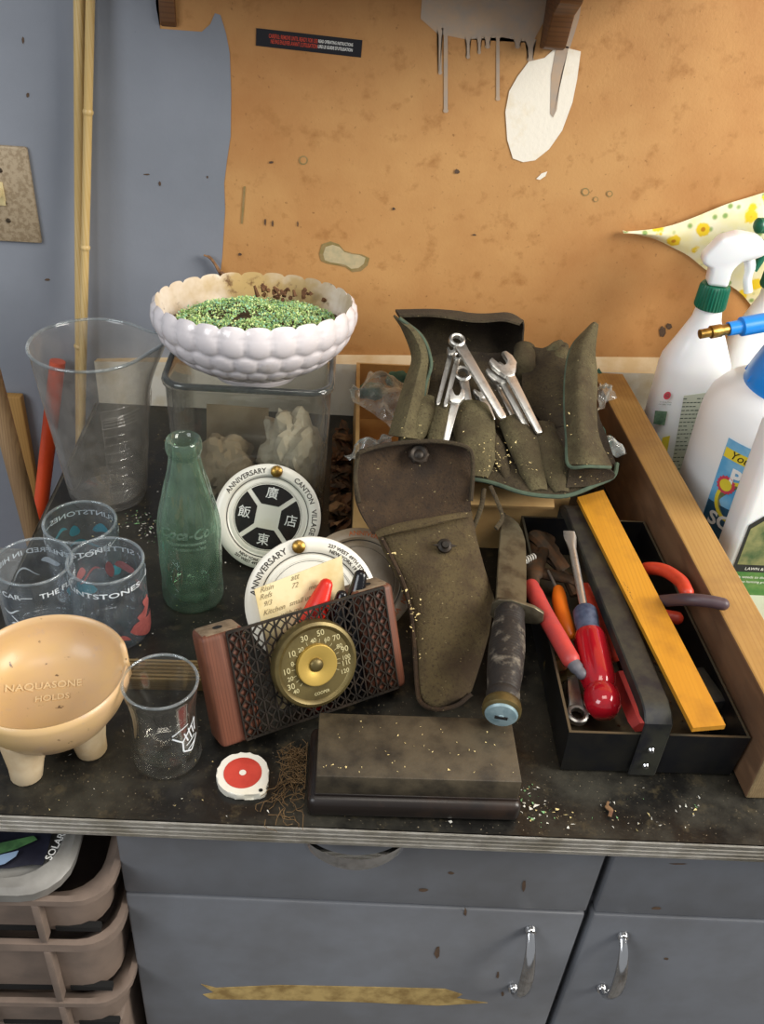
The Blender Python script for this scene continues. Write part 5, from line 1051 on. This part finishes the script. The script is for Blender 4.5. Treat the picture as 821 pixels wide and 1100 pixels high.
pocket((508, 438), 19, (511, 508), 24); pocket((551, 452), 17, (580, 522), 16); pocket((580, 459), 15, (605, 524), 15); pocket((518, 452), 7, (548, 512), 8, 'canvasdark', .003)
pocket((456, 428), 13, (440, 474), 16); pocket((473, 432), 9, (470, 476), 13, 'canvas', .004)
bm = NB(); bm2 = NB()
rnd = random.Random(4)
for k in range(150):
    px, py = (rnd.gauss(532, 16), rnd.gauss(494, 9)) if k < 60 else (rnd.uniform(430, 655), rnd.uniform(420, 520)); q = Q(px, py, .013 if px < 605 else .029); s = rnd.uniform(.0004, .0010); A_ = [q+Vector((rnd.gauss(0, s), rnd.gauss(0, s), rnd.gauss(0, s*.5))) for _ in range(4)]; vs = [bm.verts.new(p) for p in A_]
    for tri in ((0, 1, 2), (0, 1, 3), (0, 2, 3), (1, 2, 3)): bm.faces.new([vs[i] for i in tri])
bm2.free(); roll.part('wood_chips', bm, 'glint', smooth=0, kind='stuff', label='pale chips caught on the canvas')
GW = 'wrenches in the canvas tool roll'
for nm, lb, h, tl_, w_, hr, kd, dz in (
    ('combination_wrench', 'longest wrench in the tool roll, its chrome shank crossing the dark back flap', (491, 366), (541, 450), .0105, .0085, 'ring', .030),
    ('combination_wrench', 'slim wrench pair nearest the bound side flap, the first of the two', (485, 378), (470, 436), .0050, .0045, 'open', .016),
    ('combination_wrench', 'slim wrench just right of its twin, beside the ring headed wrench', (492, 384), (478, 438), .0050, .0045, 'ring', .018),
    ('ring_spanner', 'wrench with a large round ring head, under the longest wrench', (497, 402), (506, 446), .0085, .0095, 'ring', .014),
    ('combination_wrench', 'small wrench whose shank slants down to the holster flap', (491, 426), (478, 478), .0075, .0075, 'open', .022),
    ('open_end_wrench', 'largest open jawed wrench, topmost of the three in the near pocket', (542, 392), (580, 466), .0088, .0125, 'open', .026),
    ('open_end_wrench', 'open jawed wrench lying just left of the largest jawed one', (536, 402), (569, 466), .0080, .0110, 'open', .020),
    ('combination_wrench', 'thin wrench tucked behind the two open jawed ones', (534, 412), (556, 460), .0055, .0060, 'open', .012),
    ('combination_wrench', 'short wrench half hidden below the shank of the longest one', (516, 422), (530, 452), .0075, .0060, 'open', .012)):
    spanner(nm, lb, Q(*h, dz), Q(*tl_, dz*.55), w_, hr, kd, 'steel', GW)
# ================================================================ HOLSTER
hol = Thing('canvas_holster', 'khaki canvas holster with open flap, leaning on the cardboard box', 'holster', P3(470, 700, 0))
def HZ(py): return interp([470, 480, 562, 700, 765], [.142, .137, .088, .030, .012], py)
def HQ(px, py, dz=0): return at(px, py, HZ(py)+dz)
rowsL = [(566, 404, 506), (576, 408, 509), (595, 416, 513), (620, 429, 521), (650, 439, 531), (680, 443, 526), (705, 446, 519), (730, 447, 511), (748, 450, 507), (757, 457, 500), (762, 466, 482)]
rg = []
for py, xl_, xr_ in rowsL:
    sl_ = -20*max(0, (700-py)/140) if py < 700 else 0; n = 15; top_ = []; bot = []; bu = interp([566, 600, 700, 762], [.006, .011, .012, .004], py)
    for k in range(n+1):
        t_ = k/n; px = xl_+(xr_-xl_)*t_; yy = py+(sl_*(t_-.3) if py < 660 else 0)-(6*(t_) if py > 745 else 0); s = sin(pi*t_)**.45 if 0 < k < n else 0
        p = HQ(px, yy); top_.append(p+Vector((0, -.25, 1))*bu*s+Vector((0, 0, .0016))); bot.append(p+Vector((0, 0, -.004*s-.0006)))
    rg.append(top_+list(reversed(bot)))
bm = NB(); loft(bm, rg)
for v in bm.verts: v.co += Vector((0, 0, 1))*noise.noise(v.co*28)*.0022
hol.part('pouch', bm, 'holster', smooth=60)
bm = NB(); L_ = crom([HQ(410, 578, .004), HQ(430, 618, .004), HQ(440, 650, .003), HQ(445, 690, .003), HQ(448, 735, .003), HQ(452, 754, .003), HQ(468, 762, .003), HQ(490, 758, .003), HQ(506, 746, .003)], 5); tube(bm, L_, .0020, 8); hol.part('edge_binding', bm, 'flapin', label='dark stitched edge')
bm = NB(); sheet(bm, [[HQ(403, 571, .006), HQ(440, 563, .0105), HQ(475, 556, .0105), HQ(506, 549, .006)], [HQ(406, 577, .004), HQ(443, 569, .0125), HQ(477, 561, .0125), HQ(507, 554, .004)]], .0015, 6, 3); hol.part('hem', bm, 'holster', label='folded hem of the opening')
bm = NB(); sheet(bm, [[HQ(400, 574, -.001), HQ(430, 568, .002), HQ(470, 560, .002), HQ(507, 550, -.001)], [HQ(388, 552, .004), HQ(425, 550, .000), HQ(468, 545, .000), HQ(506, 536, .004)], [HQ(383, 530, .006), HQ(420, 528, .001), HQ(465, 525, .001), HQ(507, 518, .006)], [HQ(382, 508, .006), HQ(420, 505, .000), HQ(465, 502, .000), HQ(508, 500, .006)], [HQ(384, 492, .008), HQ(420, 486, .004), HQ(465, 484, .004), HQ(506, 488, .008)], [HQ(388, 486, .012), HQ(420, 478, .010), HQ(465, 475, .010), HQ(499, 480, .012)]], .003, 6, 6, wr=.0012); fl = hol.part('flap', bm, 'flapin', label='dark inside of the open flap')
bm = NB(); tube(bm, crom([HQ(386, 540, .008), HQ(382, 515, .008), HQ(384, 493, .011), HQ(389, 485, .015), HQ(420, 477, .013), HQ(465, 474, .013), HQ(498, 479, .014), HQ(507, 489, .011), HQ(508, 512, .008), HQ(506, 538, .006)], 5), .0021, 8); hol.part('edge_binding', bm, 'canvasdark', fl)
q = HQ(450, 488, .0065); nrm = (HQ(450, 480)-HQ(450, 500)).normalized(); Mq2 = frame(q, (1, 0, 0), nrm)
bm = NB(); lathe(bm, [(0, .0022), (.003, .002), (.0045, .0008), (.0062, .0020), (.0078, .0022), (.0095, .0008), (.0098, -.001)], 24, Mq2, 0, lambda a, i, r, z: .0005*cos(9*a) if r > .008 else 0); hol.part('snap_fastener', bm, 'grille', fl, label='black metal snap')
q = HQ(478, 586, .013); Mq2 = frame(q, (1, 0, 0), nrm); bm = NB(); lathe(bm, [(0, .006), (.003, .0055), (.0038, .003), (.0030, .002), (.0062, .0008), (.007, -.002)], 20, Mq2); hol.part('stud', bm, 'grille', label='dark closing stud')
bm = NB(); prism(bm, [(-.011, 0), (0, .0028), (.011, 0), (0, -.0028)], -.001, .0012, Mq2); hol.part('stud_plate', bm, 'grille', smooth=0)
for p_ in ([(520, 525), (517, 545), (508, 568), (503, 580)], [(527, 522), (535, 540), (540, 556), (533, 568)]):
    bm = NB(); z_ = [.106, .096, .082, .078]; tube(bm, crom([P3(x, y, z) for (x, y), z in zip(p_, z_)], 5), .0024, 8, flat=.5); roll.part('tie_tape', bm, 'canvasdark', label='hanging tie tape')
bm = NB(); rnd = random.Random(9)
for k in range(46):
    t_ = rnd.random(); px, py = (interp([0, .5, 1], [418, 438, 448], t_)+rnd.gauss(5, 5), 590+t_*120) if k < 45 else (rnd.uniform(440, 515), rnd.uniform(580, 750)); q = HQ(px, py, .011); s = rnd.uniform(.0004, .0011); vs = [bm.verts.new(q+Vector((rnd.gauss(0, s), rnd.gauss(0, s), rnd.gauss(0, s*.5)))) for _ in range(4)]
    for tri in ((0, 1, 2), (0, 1, 3), (0, 2, 3), (1, 2, 3)): bm.faces.new([vs[i] for i in tri])
hol.part('wood_chips', bm, 'glint', smooth=0, kind='stuff', label='pale chips caught on the canvas')
# ================================================================ BOTTLES BEYOND THE PLANK
PB = .0032
def sup(rx, ry, z, n=32, e=3.0, cx=0, cy=0):
    P = []
    for k in range(n):
        a = 2*pi*k/n; c_, s_ = cos(a), sin(a); P.append(Vector((cx+rx*abs(c_)**(2/e)*(1 if c_ > 0 else -1), cy+ry*abs(s_)**(2/e)*(1 if s_ > 0 else -1), z)))
    return P
def loc(px, py, y): return aty(px, py, y)
def sprayer(name, label, cx, cy, hcol, headm, trigm, yawh, H=.126, rx=.041, labels=True):
    Mx = T(cx, cy, PB); t = Thing(name, label, 'spray bottle', Mx=Mx, group='trigger spray bottles at the back')
    zz = [0, .003, .01, H*.55, H, H+.012, H+.035, H+.062, H+.078, H+.082]; rr_ = [.8, .95, 1, 1, .99, .95, .72, .40, .33, .33]
    bm = NB(); loft(bm, [sup(rx*r, .030*r if r > .6 else max(.015, .030*r+.003), z, 40, 2.8 if z < H+.02 else 2.2, cx=-.003*max(0, (z-H)/.08)) for z, r in zip(zz, rr_)]); t.part('body', bm, 'hdpe', world=False, smooth=60)
    cz = H+.076; ox = -.003
    bm = NB(); lathe(bm, [(0, 0), (.0168, 0), (.0172, .002), (.0162, .024), (.0150, .027), (0, .027)], 60, T(ox, 0, cz), 0, lambda a, i, r, z: .0006*cos(30*a) if .001 < z < .026 and r > .0155 else 0); t.part('collar', bm, hcol, world=False, smooth=30)
    Mh = T(ox, 0, cz+.027) @ Matrix.Rotation(yawh, 4, 'Z') @ Matrix.Scale(.88, 4)
    hd_ = [(-.026, .026), (-.027, .036), (-.012, .060), (.008, .068), (.032, .066), (.044, .058), (.046, .046), (.036, .040), (.020, .034), (.0125, .022), (.013, 0), (-.013, 0), (-.014, .022)]
    bm = NB(); vs = prism(bm, hd_, -.013, .013, Mh @ Matrix(((1, 0, 0, 0), (0, 0, -1, 0), (0, 1, 0, 0), (0, 0, 0, 1))), 0, .005, 3); t.part('trigger_head', bm, headm, world=False, smooth=50)
    bm = NB(); lathe(bm, [(0, .066), (.006, .065), (.0095, .062), (.0095, .050), (0, .050)], 20, Mh @ T(-.006, 0, .052) @ Matrix.Rotation(d(90), 4, 'Y')); t.part('nozzle', bm, trigm, world=False)
    bm = NB(); tube(bm, crom([Mh @ Vector(p) for p in ((.026, 0, .042), (.034, 0, .028), (.036, 0, .010), (.042, 0, -.006))], 4), [.005]*6+[.004]*7, 12, flat=1.2); t.part('trigger', bm, trigm, world=False)
    return t
syy = .548; sx_ = loc(772, 335, syy).x
sb = sprayer('spray_bottle', 'white trigger spray bottle with green collar, at the back behind the plank', sx_-.009, syy, 'collar', 'hdpe', 'hdpe', d(-8))
hsp = loc(705, 450, syy-.03).z
def flatpart(t, pts, m, name, label, th_=.0004, y=None):
    bm = NB(); slab(bm, [loc(px, py, y) for px, py in pts], (0, -th_, 0)); t.part(name, bm, m, smooth=0, label=label)
yl = syy-.0305
flatpart(sb, [(735, 425), (790, 418), (790, 530), (716, 530)], 'lbl_txt', 'label_panel', 'pale green label of fine print', y=yl)
bm = NB(); rnd = random.Random(2)
for k in range(24):
    y_ = 428+k*4.2; x_ = 733-(y_-425)*.17; a_, b_ = loc(x_+2, y_, yl-.0006), loc(x_+45+rnd.uniform(-8, 12), y_-1, yl-.0006); ds = []
    n = 11
    for j in range(n):
        if rnd.random() < .15: continue
        p, q = a_.lerp(b_, j/n), a_.lerp(b_, (j+.78)/n); bm.faces.new([bm.verts.new(v) for v in (p, q, q+Vector((0, 0, -.0013)), p+Vector((0, 0, -.0013)))])
sb.part('fine_print', bm, 'ink', smooth=0)
bm = NB(); q = loc(717, 425, yl-.0006); f = bm.faces.new([bm.verts.new(q+Vector((.0042*cos(k*.4), 0, .0052*sin(k*.4)))) for k in range(16)]); sb.part('red_seal', bm, 'lbl_red', smooth=0, label='round red seal')
for s_, sz_, o_ in (('G', .006, 0), ('GUARANTEED', .0022, .0085), ('SATISFACTION', .0022, .0115)): bm = NB(); text(bm, s_, sz_, lambda a, b, z: q+Vector((a, -.0004-z, b-o_))); sb.part('lettering', bm, 'ink', smooth=0)
flatpart(sb, [(704, 441), (717, 442), (714, 457), (702, 455)], 'lbl_green', 'label_patch', 'dark green picture patch', y=yl-.0004)
flatpart(sb, [(712, 470), (720, 468), (716, 490), (708, 490)], 'lbl_yellow', 'label_patch', 'yellow patch', y=yl-.0004)
gx = loc(822, 290, .582).x
sprayer('spray_bottle', 'spray bottle with dark green trigger head, at the picture edge before the flowered cloth', gx+.022, .584, 'collar', 'collar', 'collar', d(195), H=.140, rx=.036)
# pump sprayer
pyy = .420; ex_ = loc(741, 500, pyy).x; PR = .090; pcx = ex_+PR
Mp = T(pcx, pyy, PB); ps = Thing('pump_sprayer', 'round white pump sprayer with blue top and brass nozzle', 'pump sprayer', Mx=Mp)
bm = NB(); lathe(bm, [(0, 0), (PR*.9, 0), (PR*.98, .004), (PR, .012), (PR, .120), (PR*.99, .135), (PR*.95, .148), (PR*.86, .160), (PR*.70, .170), (PR*.55, .175), (0, .176)], 64); ps.part('tank', bm, 'hdpedirty', world=False, smooth=60)
bm = NB(); lathe(bm, [(0, .168), (.056, .165), (.058, .169), (.055, .186), (.046, .212), (.040, .224), (.033, .240), (.032, .252), (.026, .262), (.012, .266), (.012, .29), (0, .29)], 48); cpp = ps.part('top', bm, 'bluecap', world=False, smooth=40)
for k in range(12):
    a = 2*pi*k/12; bm = NB(); tube(bm, [Vector((.0572*cos(a), .0572*sin(a), .176)), Vector((.0405*cos(a), .0405*sin(a), .222))], .0012, 6); ps.part('rib', bm, 'bluecap', cpp, world=False)
na_, nb_ = loc(752, 359, pyy-.02), Vector((pcx-.02, pyy, PB+.252)); nx_ = (na_-nb_); Mn2 = Matrix.Translation(nb_)
bm = NB(); tube(bm, [nb_, nb_.lerp(na_, .40), nb_.lerp(na_, .41), nb_.lerp(na_, .62), nb_.lerp(na_, .63), nb_.lerp(na_, .74)], [.0075, .0075, .0095, .0095, .0070, .0068], 20); ps.part('spray_arm', bm, 'bluecap', cpp)
bm = NB(); e_ = lambda t: nb_.lerp(na_, t); tube(bm, [e_(.73), e_(.80), e_(.81), e_(.90), e_(.905), e_(1)], [.0056, .0056, .0064, .0064, .0046, .0046], 14); ps.part('nozzle', bm, 'brass', cpp, label='brass nozzle tip')
# its label wraps the tank
def onp(px, py, dr=.0006):
    d_ = ray(px, py); o_ = CP-Vector((pcx, pyy, 0)); a = d_.x**2+d_.y**2; b = 2*(o_.x*d_.x+o_.y*d_.y); c_ = o_.x**2+o_.y**2-(PR+dr)**2; t_ = (-b-sqrt(max(0, b*b-4*a*c_)))/(2*a); p = CP+d_*t_; return atan2(p.y-pyy, p.x-pcx), p.z
def wrap(pts, m, name, label, dr=.0006):
    n = 8; A_ = [onp(*p, dr) for p in pts]; bm = NB(); V = []
    for j in range(n+1):
        row = []
        for i in range(n+1):
            u_, v_ = i/n, j/n; a = (A_[0][0]*(1-u_)+A_[1][0]*u_)*(1-v_)+(A_[3][0]*(1-u_)+A_[2][0]*u_)*v_; z = (A_[0][1]*(1-u_)+A_[1][1]*u_)*(1-v_)+(A_[3][1]*(1-u_)+A_[2][1]*u_)*v_
            row.append(bm.verts.new((pcx+(PR+dr)*cos(a), pyy+(PR+dr)*sin(a), z)))
        V.append(row)
    for A2, B2 in zip(V, V[1:]):
        for i in range(n): bm.faces.new((A2[i], A2[i+1], B2[i+1], B2[i]))
    return ps.part(name, bm, m, lbp, label=label, smooth=0) if lbp else ps.part(name, bm, m, label=label, smooth=0)
lbp = None
lz0, lz1 = onp(783, 470)[1], .022; la0 = onp(783, 470)[0]
def wr(a0, a1, z0, z1, m, name, label, dr):
    bm = NB(); n = 16; A_ = [bm.verts.new((pcx+(PR+dr)*cos(a0+(a1-a0)*k/n), pyy+(PR+dr)*sin(a0+(a1-a0)*k/n), z0)) for k in range(n+1)]; B_ = [bm.verts.new((pcx+(PR+dr)*cos(a0+(a1-a0)*k/n), pyy+(PR+dr)*sin(a0+(a1-a0)*k/n), z1)) for k in range(n+1)]
    for k in range(n): bm.faces.new((A_[k], A_[k+1], B_[k+1], B_[k]))
    return ps.part(name, bm, m, lbp, label=label, smooth=0)
la1 = la0+d(70)
lbp = wr(la0, la1, lz1, lz0, 'lbl_blue', 'label_panel', 'sky blue label', .0005)
wr(la0+.008, la1, lz1+.002, lz1+.040, 'lbl_navy', 'label_band', 'dark teal lower band', .0008)
wr(la0+.012, la1, lz0-.021, lz0-.010, 'lbl_yellow', 'label_band', 'yellow banner', .0008)
def ptext(s, a0, z, sz, m, sh=0, bold=0, name='lettering'):
    bm = NB(); text(bm, s, sz, lambda x, y, zz: Vector((pcx+(PR+.0014)*cos(a0+x/PR), pyy+(PR+.0014)*sin(a0+x/PR), z+y)), align='LEFT', shear=sh, bold=bold); ps.part(name, bm, m, lbp, smooth=0)
ptext('Your', la0+.09, lz0-.015, .013, 'lbl_black', .3); ptext('PEST', la0+.17, lz0-.038, .024, 'lbl_white', 0, .0009); ptext('SOLUTION', la0+.08, lz1+.022, .022, 'lbl_white', 0, .0007)
def blob(a0, z0, r, m, name, label, dr=.0011, spk=0, ri=0):
    bm = NB(); n = 32
    P = lambda k, r_: Vector((pcx+(PR+dr)*cos(a0+r_*cos(2*pi*k/n)/PR), pyy+(PR+dr)*sin(a0+r_*cos(2*pi*k/n)/PR), z0+r_*sin(2*pi*k/n)))
    if ri:
        A_ = [bm.verts.new(P(k, r)) for k in range(n)]; B_ = [bm.verts.new(P(k, ri)) for k in range(n)]
        for k in range(n): bm.faces.new((A_[k], A_[(k+1) % n], B_[(k+1) % n], B_[k]))
    else:
        bm.faces.new([bm.verts.new(P(k, r*(1+spk*(k % 2)))) for k in range(n)])
    ps.part(name, bm, m, lbp, label=label, smooth=0)
zm = (lz0+lz1)/2-.004
blob(la0+.36, zm-.004, .022, 'lbl_photo', 'label_picture', 'round garden picture', .0009); blob(la0+.36, zm-.004, .0255, 'lbl_yellow', 'label_ring', 'yellow ring round the picture', .0012, 0, .0215)
blob(la0+.16, zm+.012, .0095, 'lbl_red', 'label_seal', 'red toothed seal', .0014, .15); blob(la0+.16, zm+.012, .0068, 'lbl_yellow', 'label_seal', 'yellow centre of the seal', .0017)
# flat sided jug
q0 = at(783, 640, PB); jx, jy = loc(783, 598, .29).x, .290
jg = Thing('garden_spray_jug', 'flat sided white plastic jug with green and black label, nearest of the white bottles', 'jug', (jx+.06, jy+.02, PB))
bm = NB(); W2 = .125; D2 = .036
def jr(i, z, r=.008):
    P = []
    for cx, cy, a in ((jx+W2-i-r, jy+i+r, -90), (jx+W2-i-r, jy+D2-i-r, 0), (jx+i+r, jy+D2-i-r, 90), (jx+i+r, jy+i+r, 180)):
        for k in range(6): b = d(a+90*k/5); P.append(Vector((cx+r*cos(b), cy+r*sin(b), z)))
    return P
loft(bm, [jr(.003, PB), jr(.0005, PB+.003), jr(0, PB+.01), jr(0, .19), jr(.003, .205), jr(.010, .214), jr(.0135, .217, .004)]); jg.part('body', bm, 'hdpe', smooth=60)
bm = NB(); lathe(bm, [(0, .216), (.014, .216), (.014, .24), (.0, .241)], 24, T(jx+W2*.6, jy+D2/2, 0)); jg.part('cap', bm, 'collar')
yj = jy-.0004
def jf(pts, m, nm, lb, k): flatpart(jg, pts, m, nm, lb, .0002, yj-.0004*k)
x0j = jx+.008; jz = lambda py: loc(800, py, yj).z
def jrect(x0, x1, z0, z1, m, nm, lb, k, cut=0):
    bm = NB(); P = [Vector((x0, yj-.0003*k, z0)), Vector((x1, yj-.0003*k, z0)), Vector((x1, yj-.0003*k, z1)), Vector((x0+cut, yj-.0003*k, z1))]
    if cut: P.append(Vector((x0, yj-.0003*k, z1-cut)))
    slab(bm, P, (0, -.0002, 0)); jg.part(nm, bm, m, smooth=0, label=lb)
za, zb_, zc_, zd = jz(640), jz(614), jz(606), jz(553)
jrect(x0j, jx+W2-.006, za, zb_, 'lbl_grass', 'label_band', 'green lower label band', 1); jrect(x0j, jx+W2-.006, zb_, zd, 'lbl_black', 'label_panel', 'black label', 1, .012); jrect(x0j+.003, jx+W2-.006, zc_, zd-.006, 'lbl_photo', 'label_picture', 'lawn picture', 2, .010)
bm = NB()
for s, z, sz, x in (('READY TO USE', zd-.0035, .0048, x0j+.014), ('LAWN & LEAF', (zb_+zc_)/2, .0050, x0j+.012), ('kills weeds to the root', zb_-.006, .0046, x0j+.004), ('without harming grass', zb_-.012, .0042, x0j+.004)): text(bm, s, sz, lambda a, b, zz, x=x, z=z: Vector((x+a, yj-.0013-zz, z+b)), align='LEFT')
jg.part('lettering', bm, 'lbl_white', smooth=0)
# ================================================================ CRUMBS
bm = NB(); rnd = random.Random(14)
def crumb(x, y, s, mi):
    q = Vector((x, y, s*.5+.0002)); vs = [bm.verts.new(q+Vector((rnd.gauss(0, s), rnd.gauss(0, s), rnd.uniform(-s*.5, s)))) for _ in range(4)]
    for v in vs: v.co.z = max(v.co.z, .0002)
    for tri in ((0, 1, 2), (0, 1, 3), (0, 2, 3), (1, 2, 3)): bm.faces.new([vs[i] for i in tri]).material_index = mi
for k in range(520):
    x, y = rnd.uniform(-.26, .30), rnd.uniform(.008, .56)
    if -.078 < x < .19 and .06 < y < .16 or x > .185 and y > .05: continue
    crumb(x, y, rnd.uniform(.0003, .0009), rnd.choices((0, 1), (5, 3))[0])
for cx, cy, n, sd_ in ((655, 862, 3, 3), (575, 868, 26, 14), (150, 560, 60, 14), (165, 575, 30, 10), (600, 880, 20, 16), (690, 880, 25, 30), (735, 868, 10, 14), (560, 850, 15, 12)):
    for k in range(n):
        q = at(cx+rnd.gauss(0, sd_), cy+rnd.gauss(0, sd_*.5)); 
        if q.y > .006 and not (xl-.004 < q.x and q.y > .05): crumb(q.x, q.y, rnd.uniform(.0004, .0011), rnd.choices((0, 1, 2), (3, 2, 3))[0])
single('crumbs', bm, ['chipw', 'glint', 'glitter'], 'pale crumbs and glittering flakes scattered over the black worktop', 'crumbs', kind='stuff', smooth=0)
bm = NB(); q = at(654, 872); tube(bm, crom([q+Vector(p) for p in ((-.001, -.006, .002), (.001, -.001, .003), (-.001, .003, .0025), (.001, .008, .002))], 4), [.0015]*4+[.0022]*5+[.001]*4, 7, flat=.5); single('wood_splinter', bm, 'leaf2', 'small curled tan splinter on the worktop below the tool tray', 'splinter')
# ================================================================ LIGHT, CAMERA
for o in ROOTS: o.location.z += ZC
def area(name, loc, tgt, sx, sy, power, color):
    L = bpy.data.lights.new(name, 'AREA'); L.shape = 'RECTANGLE'; L.size = sx; L.size_y = sy; L.energy = power; L.color = color
    o = bpy.data.objects.new(name, L); COL.objects.link(o); o.location = Vector(loc)+Vector((0, 0, ZC)); o.rotation_euler = (Vector(tgt)-Vector(loc)).to_track_quat('-Z', 'Y').to_euler(); return o
area('window_light', (1.75, -.35, 1.15), (.1, .3, .05), 1.0, 1.0, 56, (1, .955, .88))
area('window_light', (-1.7, -1.3, 1.5), (0, .4, .1), 1.2, 1.2, 30, (.94, .97, 1))
area('overhead_fill', (.15, -.35, 1.9), (.1, .3, 0), .9, .5, 9, (1, .93, .82))  # added soft fill from overhead, no fixture behind it
w = bpy.data.worlds.new('world'); SC.world = w; w.use_nodes = True
w.node_tree.nodes['Background'].inputs[0].default_value = (.85, .87, .90, 1); w.node_tree.nodes['Background'].inputs[1].default_value = .38
cam = bpy.data.cameras.new('camera'); co = bpy.data.objects.new('camera', cam); COL.objects.link(co)
cam.sensor_fit = 'VERTICAL'; cam.sensor_height = 36; cam.sensor_width = 36; cam.lens = FPX*36/1100; cam.clip_start = .02; cam.clip_end = 50
m = Matrix.Identity(4)
for i, v in enumerate((CR, CU, -CF, CP+Vector((0, 0, ZC)))): m[0][i], m[1][i], m[2][i] = v
co.matrix_world = m; SC.camera = co
SC.view_settings.view_transform = 'Standard'; SC.view_settings.look = 'None'; SC.view_settings.gamma = 1; SC.view_settings.use_curve_mapping = False; SC.view_settings.exposure = 0.0
SC.cycles.max_bounces = 14; SC.cycles.transparent_max_bounces = 24; SC.cycles.sample_clamp_indirect = 6; SC.cycles.caustics_reflective = False
